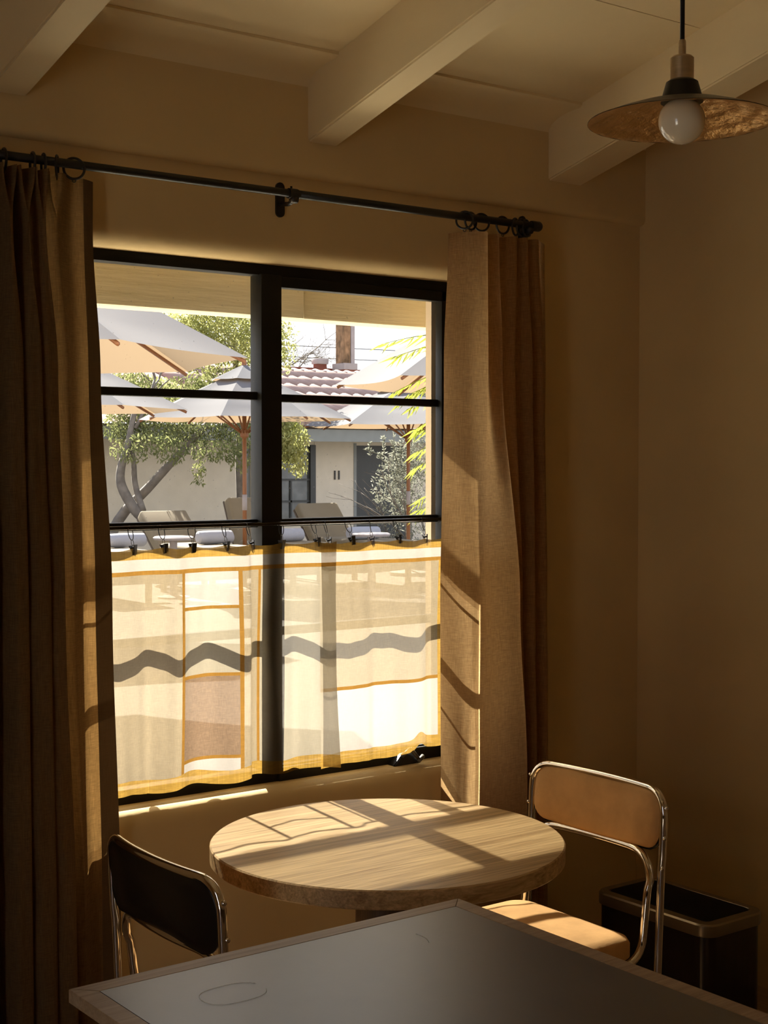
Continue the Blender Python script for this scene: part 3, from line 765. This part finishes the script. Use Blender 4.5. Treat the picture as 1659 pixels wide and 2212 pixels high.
# ================================================================== WASTE BIN
bn = tag(empty('waste_bin', (3.105, -.55, 0)), 'dark rectangular steel waste bin with black lid in the corner', 'waste bin')
def rr_prism(name, w, d, r, zs, mat, parent, loc=(0, 0), n=8):
    vs, fs = [], []; rings = []
    for s, z in zs:
        ol = rounded_rect(w + s, d + s, max(.004, r + s), n); rings.append(len(vs)); vs += [(x + loc[0], y + loc[1], z) for x, y in ol]
    m = len(ol)
    for a, b in zip(rings, rings[1:]):
        for k in range(m): fs.append((a + k, a + (k + 1) % m, b + (k + 1) % m, b + k))
    fs.append(tuple(range(m))[::-1]); fs.append(tuple(range(rings[-1], rings[-1] + m)))
    o = from_py(name, vs, fs, mat, parent)
    try: o.data.set_sharp_from_angle(angle=math.radians(35))
    except Exception: pass
    return o
rr_prism('body', .118, .208, .04, [(-.006, 0), (0, .006), (0, .318)], M['bin_steel'], bn)
rr_prism('rim', .124, .214, .045, [(0, .315), (.001, .318), (.001, .345), (-.003, .3495), (-.028, .3505), (-.03, .346)], M['bin_rim'], bn)
rr_prism('lid', .096, .186, .03, [(0, .340), (0, .349), (-.004, .351)], M['bin_lid'], bn)

# ================================================================== OUTDOORS
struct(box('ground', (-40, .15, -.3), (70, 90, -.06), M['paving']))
# added pale slabs, out of view, that bounce sunlight up into the room
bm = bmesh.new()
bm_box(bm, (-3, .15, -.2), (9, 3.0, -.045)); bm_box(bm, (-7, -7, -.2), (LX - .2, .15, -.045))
struct(from_bm('added_bounce_slab', bm, M['bounce_stone']))
# eave: two boards butted end to end, and the roof edge they carry
ev = tag(empty('eave_beam', (2.4, .36, 2.145)), 'rough olive painted timber beam across the top of the window outside', 'beam')
box('board', (-4.2, -.05, -.130), (.012, .045, .15), M['olive_paint'], ev, .004)
box('board', (.015, -.044, -.130), (1.32, .050, .15), M['olive_paint'], ev, .004)
struct(box('roof', (LX - .2, .10, 2.295), (RX + .2, .42, 2.43), M['olive_paint']))
# added cloth sheet, out of view, that dims sun through the upper panes
struct(box('unseen_sun_filter', (LX - .2, .40, 2.42), (RX + .2, 1.20, 2.424), M['sun_filter']))
for y in (.42, .80, 1.18): struct(box('unseen_filter_bar', (LX - .2, y - .02, 2.38), (RX + .2, y + .02, 2.42), M['olive_paint']))  # bars under the added sun-dimming sheet
# --- parasols
def umbrella(cx, cy, rim, Rr, rise, label, n=8, rot=0., sag=.05, vent=True, pole=True):
    u = tag(empty('patio_umbrella', (cx, cy, -.06)), label, 'umbrella', 'cream patio umbrellas by the pool')
    zr, za = rim + .06, rim + rise + .06
    ang = [rot + 2 * PI * k / n for k in range(n)]
    # canopy: panels between ribs, hem scooped between the rib tips
    vs, fs = [], []; NS, NR = 8, 10; r0 = .04
    for k in range(n):
        a, b = ang[k], ang[(k + 1) % n]
        if b < a: b += 2 * PI
        base = len(vs)
        for j in range(NR + 1):
            tr = r0 + (1 - r0) * j / NR
            for i in range(NS + 1):
                s = i / NS; q = 4 * s * (1 - s)
                pa = V((math.cos(a), math.sin(a), 0)); pb = V((math.cos(b), math.sin(b), 0))
                p = pa.lerp(pb, s) * Rr * tr
                p = p * (1 - .045 * q * tr)
                z = za - (za - zr) * (tr ** 1.08) - sag * q * tr * (1.2 - tr) + .012 * q * tr * math.sin(j * 2.1 + k)
                vs.append((p.x, p.y, z))
        for j in range(NR):
            for i in range(NS): fs.append((base + j * (NS + 1) + i, base + (j + 1) * (NS + 1) + i, base + (j + 1) * (NS + 1) + i + 1, base + j * (NS + 1) + i + 1))
    from_py('canopy', vs, fs, M['canvas'], u)
    if vent:
        vs, fs = [], []
        for k in range(n):
            a, b = ang[k], ang[(k + 1) % n]
            if b < a: b += 2 * PI
            base = len(vs)
            for j in range(4):
                tr = .02 + .30 * j / 3
                for i in range(5):
                    s = i / 4; q = 4 * s * (1 - s)
                    p = V((math.cos(a), math.sin(a), 0)).lerp(V((math.cos(b), math.sin(b), 0)), s) * Rr * tr * (1 - .03 * q)
                    vs.append((p.x, p.y, za + .06 - (za - zr) * tr * .98 - .02 * q * tr))
            for j in range(3):
                for i in range(4): fs.append((base + j * 5 + i, base + (j + 1) * 5 + i, base + (j + 1) * 5 + i + 1, base + j * 5 + i + 1))
        from_py('vent_cap', vs, fs, M['canvas'], u)
    for a in ang:
        d = V((math.cos(a), math.sin(a), 0))
        tube('rib', [d * .05 + V((0, 0, za - .03)), d * Rr * .99 + V((0, 0, zr - .025))], .014, M['teak'], u, 6)
    for k in range(0, n, max(1, n // 8)):
        d = V((math.cos(ang[k]), math.sin(ang[k]), 0))
        tube('strut', [d * .04 + V((0, 0, zr - .18)), d * Rr * .5 + V((0, 0, zr + (za - zr) * .48 - .02))], .011, M['teak'], u, 6)
    if pole:
        tube('pole', [(0, 0, 0), (0, 0, za + .02)], .028, M['teak'], u, 12)
        lathe('hub', [(.03, zr - .24), (.055, zr - .22), (.055, zr - .14), (.03, zr - .12)], M['teak'], u, 16)
        tube('ferrule', [(0, 0, zr - 1.16), (0, 0, zr - .96)], .032, M['cap'], u, 12)
    lathe('finial', [(.0, za + .02), (.03, za + .03), (.035, za + .08), (.015, za + .12), (0, za + .12)], M['teak'], u, 14)
    lathe('weighted_base', [(0, 0), (.28, 0), (.28, .05), (.06, .08), (0, .08)], M['fascia'], u, 28)
    return u
umbrella(3.49, 6.26, 2.295, 2.04, 1.0, 'cream patio umbrella highest at the left of the view, its tan underside showing', rot=math.radians(8.1), vent=False)
umbrella(5.72, 10.15, 2.12, 1.58, .70, 'pale patio umbrella half hidden by the left drape, below the highest one', rot=math.radians(10))
umbrella(9.68, 12.56, 2.16, 1.38, .64, 'pale patio umbrella with pole behind the window mullion', rot=math.radians(2))
umbrella(9.00, 6.19, 2.295, 1.94, 1.03, 'cream patio umbrella highest at the right of the view, beside the fronds', rot=math.radians(8.1))
umbrella(13.19, 13.67, 2.15, 1.56, .67, 'cream patio umbrella in front of the grey shrub, teak pole with pale band', rot=math.radians(20))

# --- sun loungers with rolled towels
lg0 = None
def lounger(x, y, back, label):
    t = tag(empty('sun_lounger', (x, y, -.06)), label, 'sun lounger', 'tan sun loungers beside the wall')
    bm = bmesh.new(); bm_box(bm, (-.34, -1.35, .40), (.34, .06, .46), .01)
    from_bm('frame', bm, M['lounger_frame'], t, True)
    for sx in (-.30, .30):
        for yy in (-1.28, -.04): box('leg', (sx - .03, yy - .03, 0), (sx + .03, yy + .03, .41), M['lounger_frame'], t)
    box('seat_cushion', (-.345, -1.36, .465), (.345, .0, .63), M['cushion'], t, .04, 3)
    b = box('back_cushion', (-.345, -.075, 0), (.345, .075, .74), M['cushion'], t, .035, 3)
    b.location = (0, .02, .50); b.rotation_euler = (-back, 0, 0)
    f = box('back_frame', (-.33, .08, .02), (.33, .11, .74), M['lounger_frame'], t)
    f.location = (0, .02, .50); f.rotation_euler = (-back, 0, 0)
    return t
def towel(x, y, z, label):
    o = empty('rolled_towel', (x, y, z)); tag(o, label, 'towel', 'white towels rolled on the loungers')
    pts = [];
    prof = [(0, -.255), (.055, -.255), (.082, -.235), (.088, -.1), (.085, .1), (.082, .235), (.055, .255), (0, .255)]
    q = lathe('roll', prof, M['towel'], o, 24); q.rotation_euler = (0, PI / 2, 0)
    sp = [(.256, (.012 + .011 * a) * math.cos(a), (.012 + .011 * a) * math.sin(a)) for a in [k * .4 for k in range(15)]]
    tube('rolled_edge', sp, .007, M['towel'], o, 6)
    return o
LGX = [(9.22, 13.35, .85, 'first from the left drape, with a steeply folded back'), (10.46, 13.45, .42, 'behind the window mullion, with its back nearly upright'), (11.72, 13.45, .72, 'in front of the wall numbered eleven'), (7.75, 13.35, .8, 'mostly hidden behind the left drape')]
for x, y, b, s in LGX: lounger(x, y, b, 'tan sun lounger ' + s)
for (x, y, s) in ((9.35, 12.75, 'first from the left drape'), (10.40, 12.70, 'behind the window mullion'), (11.55, 12.55, 'in front of the wall numbered eleven'), (8.10, 12.75, 'peeping out beside the left drape')):
    towel(x, y, .63 - .06 + .088, 'rolled white towel on the lounger ' + s)
for x, y, s in ((8.62, 12.5, 'under the second clip ring'), (11.09, 11.75, 'between the two loungers on the right')):
    st = tag(empty('side_table', (x, y, -.06)), 'round white side table ' + s, 'side table', 'round white poolside tables')
    lathe('table_top', [(0, .76), (.23, .76), (.25, .745), (.24, .72), (0, .72)], M['cap'], st, 40)
    lathe('stem', [(.05, .72), (.035, .4), (.05, .04), (.2, .02), (.2, 0), (0, 0)], M['cap'], st, 24)

# --- house across the pool
YB = 18.0
hs = tag(empty('guest_house', (14.5, YB, -.06)), 'low stucco guest house with tiled roof, dark door and number 11', 'house')
def hb(name, lo, hi, mat, bev=0., parent=None):
    return box(name, V(lo) - hs.location, V(hi) - hs.location, mat, hs if parent is None else parent, bev)
hb('wall', (4, YB, -.06), (12.93, YB + .3, 2.25), M['stucco']); hb('wall', (13.15, YB, -.06), (13.50, YB + .3, 2.25), M['stucco'])
hb('wall', (14.45, YB, -.06), (15.34, YB + .3, 2.25), M['stucco']); hb('wall', (16.64, YB, -.06), (22, YB + .3, 2.25), M['stucco'])
hb('wall', (13.15, YB + .02, -.06), (14.5, YB + .3, .55), M['stucco']); hb('lintel', (12.9, YB + .01, 1.93), (16.7, YB + .3, 2.25), M['stucco'])
for wx0, wx1, zb in ((12.93, 13.15, .55), (13.50, 14.45, .55)):
    f = hb('window', (wx0, YB + .06, zb), (wx1, YB + .10, 1.93), M['fascia'])
    hb('pane', (wx0 + .05, YB + .05, zb + .05), (wx1 - .05, YB + .06, 1.88), M['dark_glass'], 0, None).parent = f
bpy.context.view_layer.update()
for z in (1.30, .92): hb('window_bar', (13.50, YB + .02, z), (14.45, YB + .05, z + .035), M['dark_door'])
hb('window_bar', (13.95, YB + .02, .55), (13.985, YB + .05, 1.30), M['dark_door']); hb('window_bar', (14.36, YB - .01, .5), (14.47, YB + .05, 1.93), M['dark_door'])
hb('door', (15.34, YB + .05, -.06), (16.64, YB + .10, 1.93), M['dark_door'])
hb('door_frame', (15.30, YB - .01, -.06), (15.36, YB + .06, 1.97), M['fascia'])
hb('fascia_board', (4, YB - .75, 1.98), (22, YB - .70, 2.19), M['fascia']); hb('soffit', (4, YB - .70, 2.14), (22, YB + .1, 2.18), M['fascia'])
for k in range(22): hb('rafter_tail', (12 + k * .62, YB - .70, 2.02), (12.09 + k * .62, YB + .05, 2.14), M['fascia'])
for dx in (-.045, .045):
    o = hb('digit', (14.925 + dx - .012, YB - .022, 1.315), (14.925 + dx + .012, YB - .004, 1.475), M['iron']); o['label'] = 'black digit one of the house number'
# pitched roof with barrel tiles
r0, r1 = (YB - .85, 2.24), (YB + 3.4, 3.42)
vs = [(x, y, z) for x in (8, 22) for y, z in (r0, r1)]
rf = from_py('roof', [V(v) - hs.location for v in vs], [(0, 2, 3, 1)], M['terra'], hs, False)
ns, nr = 20, 6
dy, dz = (r1[0] - r0[0]) / nr, (r1[1] - r0[1]) / nr
tv, tf = [], []; K = 7; LEN = math.hypot(dy, dz) * 1.08
for j, rr in ((0, .135), (1, .115)):
    for k in range(K + 1):
        a = PI * k / K; tv.append((rr * math.cos(a), j * LEN, rr * math.sin(a)))
for k in range(K): tf.append((k, k + 1, K + 1 + k + 1, K + 1 + k))
tf.append(tuple(range(K + 1))[::-1])
tile0 = None; slope = math.atan2(dz, dy)
random.seed(2)
for i in range(24):
    for j in range(nr):
        x = 13.0 + i * .27; y = r0[0] + dy * j; z = r0[1] + dz * j + .01
        if tile0 is None: o = tile0 = from_py('tile', tv, tf, M['tile'], rf)
        else:
            o = tile0.copy(); COL.objects.link(o)
        o.parent = rf
        o.location = V((x, y, z)) - hs.location; o.rotation_euler = (slope, 0, random.uniform(-.03, .03))
hb('ridge_cap', (8, r1[0] - .1, r1[1] - .02), (22, r1[0] + .12, r1[1] + .10), M['tile'], .03)
# building behind, with parapet, vents and a tall chimney
bh = tag(empty('rear_building', (18, 23, -.06)), 'red brown parapet with vent and tall chimney behind the tiled roof', 'building')
def bb(name, lo, hi, mat, bev=0.): return box(name, V(lo) - bh.location, V(hi) - bh.location, mat, bh, bev)
bb('parapet', (16.9, 23, -.06), (19.6, 23.3, 3.70), M['terra'])
bb('chimney', (18.34, 22.6, 3.4), (18.52, 22.9, 4.9), M['chimney']); bb('chimney_pipe', (18.54, 22.6, 3.7), (18.64, 22.8, 4.62), M['cap'])
bb('chimney_foot', (18.32, 22.55, 3.3), (18.66, 22.98, 3.66), M['terra']); bb('chimney_band', (18.31, 22.54, 3.66), (18.67, 22.99, 3.80), M['cap'])
bb('vent', (17.88, 22.9, 3.5), (18.10, 23.1, 3.78), M['terra']); bb('vent_cap', (17.85, 22.87, 3.78), (18.13, 23.13, 3.90), M['cap'], .01)
for i, (z0, z1) in enumerate(((4.98, 4.70), (4.63, 4.45))):
    a, b = V((28, 55.9, z0 * 1.6 - .63)), V((48, 41, z1 * 1.6 - 1.35))
    tag(tube('power_line', [a.lerp(b, k / 20) - V((0, 0, .25 * 4 * (k / 20) * (1 - k / 20) * .3)) for k in range(21)], .018, M['cable'], None, 6),
        ('upper' if i == 0 else 'lower') + ' thin black power line crossing the pale sky', 'power line', 'power lines')

# --- planting
def leaves(name, clusters, mat, parent, size=(.016, .07), seed=1, droop=.5, dens=1., loc=(0, 0, 0)):
    rnd = random.Random(seed); vs, fs = [], []
    loc = V(loc)
    for (c, rx, rz, n) in clusters:
        c = V(c)
        for _ in range(int(n * dens)):
            while True:
                p = V((rnd.uniform(-1, 1), rnd.uniform(-1, 1), rnd.uniform(-1, 1)))
                if p.length < 1: break
            p = c + V((p.x * rx, p.y * rx, p.z * rz))
            d = V((rnd.uniform(-1, 1), rnd.uniform(-1, 1), rnd.uniform(-1, .6) - droop)).normalized()
            s = d.cross(V((rnd.uniform(-1, 1), rnd.uniform(-1, 1), rnd.uniform(-1, 1)))).normalized()
            L = size[1] * rnd.uniform(.6, 1.4); w = size[0] * rnd.uniform(.7, 1.3)
            i = len(vs); p = p - loc
            vs += [p, p + d * L * .5 + s * w, p + d * L, p + d * L * .5 - s * w]; fs.append((i, i + 1, i + 2, i + 3))
    o = from_py(name, vs, fs, mat, parent, False); o['kind'] = 'stuff'; return o
def branches(name, start, direc, length, rad, depth, mat, parent, seed, spread=.6, loc=(0, 0, 0), kids=(2, 4), up=.1, stuff=True):
    rnd = random.Random(seed); parts = []
    def grow(p, d, L, r, k):
        pts = [p]; q = p; dd = d
        for _ in range(4):
            dd = (dd + V((rnd.uniform(-1, 1), rnd.uniform(-1, 1), rnd.uniform(-1, 1))) * .16 + V((0, 0, up * .2))).normalized(); q = q + dd * L / 4; pts.append(q)
        parts.append(sweep([x - V(loc) for x in pts], [r * (1 - .12 * i) for i in range(5)], 4 if k < 2 else 6))
        if k > 0:
            for _ in range(rnd.randint(*kids)):
                b = pts[rnd.randint(1, 4)]
                nd_ = (dd + V((rnd.uniform(-1, 1), rnd.uniform(-1, 1), rnd.uniform(-1, 1))) * spread).normalized()
                grow(b, nd_, L * rnd.uniform(.5, .8), r * .55, k - 1)
    grow(V(start), V(direc).normalized(), length, rad, depth)
    vs, fs = merge(parts); o = from_py(name, vs, fs, mat, parent)
    if stuff: o['kind'] = 'stuff'
    return o
def sub(P, l): return [V(p) - V(l) for p in P]
tl = (9.6, 15.5, -.06)
tr = tag(empty('leaning_tree', tl), 'tree with crossing leaning grey trunks before the stucco wall', 'tree')
tube('trunk', sub(catmull([(9.2, 15.95, -.06), (9.52, 15.8, .77), (9.87, 15.55, 1.24), (10.15, 15.36, 1.61), (10.40, 15.18, 1.94), (10.62, 15.05, 2.22), (10.9, 14.9, 2.7)], 4), tl), [.085 - .0022 * k for k in range(25)], M['bark'], tr, 10)
tube('trunk', sub(catmull([(9.95, 15.1, -.06), (9.75, 15.24, .68), (9.57, 15.39, .95), (9.43, 15.51, 1.28), (9.43, 15.52, 1.54), (9.51, 15.47, 1.84), (9.56, 15.44, 2.14), (9.65, 15.39, 2.6)], 4), tl), [.095 - .0022 * k for k in range(29)], M['bark'], tr, 10)
tube('branch', sub(catmull([(9.66, 15.3, .92), (9.63, 15.48, 1.3), (9.62, 15.5, 1.61), (9.58, 15.53, 2.0), (9.7, 15.6, 2.5)], 4), tl), [.05 - .0015 * k for k in range(17)], M['bark'], tr, 8)
branches('twigs', (9.6, 15.4, 2.1), (.5, -.2, 1), .8, .03, 3, M['bark'], tr, 5, .9, tl)
dark = [((10.82, 16.14, 2.66), .63, .28, 900), ((10.26, 16.57, 2.73), .56, .25, 800), ((11.27, 15.81, 2.80), .42, .28, 600), ((9.62, 15.77, 2.18), .34, .3, 420), ((10.05, 15.45, 2.14), .40, .3, 480), ((10.48, 15.13, 2.14), .4, .27, 440), ((10.91, 14.8, 2.08), .34, .3, 420),
        ((10.3, 16.1, 2.45), .8, .3, 1000), ((11.2, 16.2, 2.55), .6, .3, 700), ((9.9, 16.3, 2.75), .4, .3, 500), ((9.44, 15.27, 1.78), .33, .16, 120), ((9.91, 14.91, 1.80), .26, .2, 130), ((9.7, 15.07, 1.92), .39, .16, 160), ((9.97, 14.24, 1.54), .1, .26, 60), ((10.38, 14.56, 1.80), .39, .16, 200), ((10.69, 14.32, 1.68), .2, .23, 130)]
leaves('foliage', dark, M['leaf_g'], tr, (.012, .07), 3, .6, 2.0, tl)
tl2 = (12.5, 17.3, -.06)
t2 = tag(empty('yellow_green_tree', tl2), 'tall airy yellow-green tree rising above the umbrellas', 'tree')
tube('trunk', sub([(12.5, 17.2, -.06), (12.45, 17.25, 1.5), (12.5, 17.3, 2.6), (12.4, 17.4, 3.6)], tl2), [.09, .08, .06, .04], M['bark'], t2, 8)
branches('twigs', (12.45, 17.3, 2.4), (0, 0, 1), 1.0, .03, 3, M['bark'], t2, 8, .9, tl2)
leaves('foliage', [((12.01, 17.2, 3.76), .6, .45, 1150), ((12.43, 17.1, 3.6), .6, .62, 1500), ((12.8, 17.1, 3.68), .42, .55, 900), ((13.1, 17.0, 3.6), .28, .55, 420), ((11.6, 17.2, 3.4), .5, .4, 600), ((12.2, 17.2, 4.4), .8, .5, 900), ((11.4, 17.3, 3.75), .5, .4, 900), ((11.75, 17.3, 4.0), .5, .4, 800)], M['leaf_y'], t2, (.014, .07), 4, .3, 1.7, tl2)
tl3 = (11.0, 13.5, -.06)
t3 = tag(empty('small_mesquite', tl3), 'small yellow-green tree hanging beside the mullion, in front of the house window', 'tree')
tube('trunk', sub([(10.75, 13.6, -.06), (10.8, 13.6, 1.2), (10.9, 13.55, 2.1), (11, 13.5, 2.5)], tl3), [.05, .045, .035, .02], M['bark'], t3, 8)
leaves('foliage', [((11.0, 13.48, 1.95), .25, .30, 520), ((11.05, 13.41, 1.66), .16, .24, 200), ((10.87, 13.57, 1.78), .16, .24, 220), ((10.85, 13.6, 2.08), .26, .24, 420), ((10.7, 13.7, 2.3), .4, .3, 500)], M['leaf_y'], t3, (.015, .07), 6, .8, 1.5, tl3)
tl4 = (14.3, 19.6, -.06)
YT = 22.5
t4 = tag(empty('bare_tree', tl4), 'bare twiggy tree against the sky beyond the tiled roof', 'tree')
tube('trunk', sub([(14.9, 23.2, -.06), (14.9, 23.2, 2.9)], tl4), [.1, .06], M['bark'], t4, 8)
for q, (st, di) in enumerate((((15.2, 23.0, 2.9), (.25, -.05, 1)), ((15.6, 22.9, 3.0), (.5, -.1, 1)), ((16.2, 22.6, 3.2), (.6, -.2, 1)), ((15.9, 22.7, 3.0), (-.1, 0, 1)), ((16.6, 22.4, 3.2), (.5, -.2, .8)))):
    branches('twigs', st, di, .95, .02, 4, M['twig'], t4, 20 + q, .75, tl4, (3, 5))
leaves('foliage', [((15.6, 23.0, 3.9), .5, .5, 200), ((15.2, 23.1, 3.6), .4, .4, 160)], M['leaf_y'], t4, (.02, .06), 9, .3, 1., tl4)
tl5 = (11.95, 12.1, -.06)  # built here, stood further back below
t5 = tag(empty('silver_shrub', tl5), 'silvery grey shrub with upright pale sprigs by the dark door', 'shrub')
branches('stems', (11.95, 12.12, -.06), (0, 0, 1), .9, .02, 3, M['bark'], t5, 31, .55, tl5, (3, 4))
leaves('foliage', [((11.81, 12.22, 1.25), .30, .42, 700), ((12.01, 12.07, 1.2), .30, .42, 700), ((11.92, 12.15, 1.62), .25, .28, 420), ((12.09, 12.03, 1.7), .20, .37, 420), ((11.9, 12.1, .6), .4, .5, 700)], M['leaf_s'], t5, (.008, .06), 12, -.6, 1.4, tl5)
spr = [((11.66, 12.22, 1.7), (11.43, 12.4, 1.79)), ((11.51, 12.34, 1.7), (11.50, 12.35, 1.88)), ((11.66, 12.23, 1.73), (11.65, 12.24, 1.95)), ((11.75, 12.15, 1.6), (11.77, 12.15, 2.01)), ((11.83, 12.09, 1.6), (11.85, 12.09, 1.98)), ((11.68, 12.2, 1.6), (11.58, 12.28, 1.7)), ((11.9, 12.04, 1.6), (11.93, 12.03, 1.95)), ((11.8, 12.11, 1.54), (11.74, 12.17, 1.91))]
for k, (a, b) in enumerate(spr):
    a, b = V(a), V(b); parts = [sweep([a - V(tl5), b - V(tl5)], [.008, .004], 5)]
    rnd = random.Random(k)
    for i in range(26):
        p = a.lerp(b, rnd.random()) - V(tl5); d = V((rnd.uniform(-1, 1), rnd.uniform(-1, 1), rnd.uniform(.1, 1))).normalized() * .05
        s = d.cross(V((.3, .5, .7))).normalized() * .011
        parts.append(([p, p + d * .5 + s, p + d, p + d * .5 - s], [(0, 1, 2, 3)]))
    vs, fs = merge(parts); from_py('sprig', vs, fs, M['leaf_s'], t5, False)
# feathery plant close to the window, its fronds reaching in from the right
tl6 = (3.75, 1.06, -.06)
t6 = tag(empty('feathery_plant', tl6), 'bright lime feathery plant outside the right edge of the window', 'plant')
tube('stem', sub([(3.75, 1.05, -.06), (3.73, 1.05, 1.2), (3.68, 1.04, 2.1)], tl6), [.022, .018, .01], M['bark'], t6, 8)
fr = [((3.20, .96, 2.025), 2.08), ((3.24, .93, 1.98), 2.05), ((3.22, .93, 1.845), 1.96), ((3.25, .91, 1.82), 1.94), ((3.27, .9, 1.84), 1.90), ((3.28, .88, 1.71), 1.80), ((3.27, .89, 1.79), 1.86), ((3.28, .88, 1.625), 1.67), ((3.28, .88, 1.57), 1.62), ((3.29, .86, 1.455), 1.48), ((3.285, .86, 1.415), 1.45), ((3.28, .87, 1.70), 1.71)]
for k, (tip, z) in enumerate(fr):
    tip = V(tip); a = V((3.71, 1.045, z - .02)); rnd = random.Random(50 + k)
    mid = a.lerp(tip, .5) + V((0, 0, .03)); pts = [V(p) for p in catmull([tuple(a), tuple(mid), tuple(tip)], 6)]
    parts = [sweep([p - V(tl6) for p in pts], [.003 * (1 - .06 * i) for i in range(len(pts))], 5)]
    for i in range(4, len(pts)):
        for s in (-1, 1):
            p = pts[i] - V(tl6); ax = (pts[i] - pts[i - 1]).normalized()
            d = (ax + V((0, s * .35, -.35 + rnd.uniform(-.35, .25)))).normalized() * rnd.uniform(.06, .10)
            w = d.cross(V((.2, 1, .3))).normalized() * .0042
            parts.append(([p, p + d * .35 + w, p + d, p + d * .35 - w], [(0, 1, 2, 3)]))
    vs, fs = merge(parts); from_py('frond', vs, fs, M['frond'], t6, False)

t5.location = (14.34, 15.18, -.39); t5.scale = (1.2,) * 3
t3.location = (11.88, 14.84, -.19); t3.scale = (1.08,) * 3
t2.location = (11.63, 15.86, .05); t2.scale = (.93,) * 3
t4.location = (17.9, 25.3, -.47); t4.scale = (1.25,) * 3
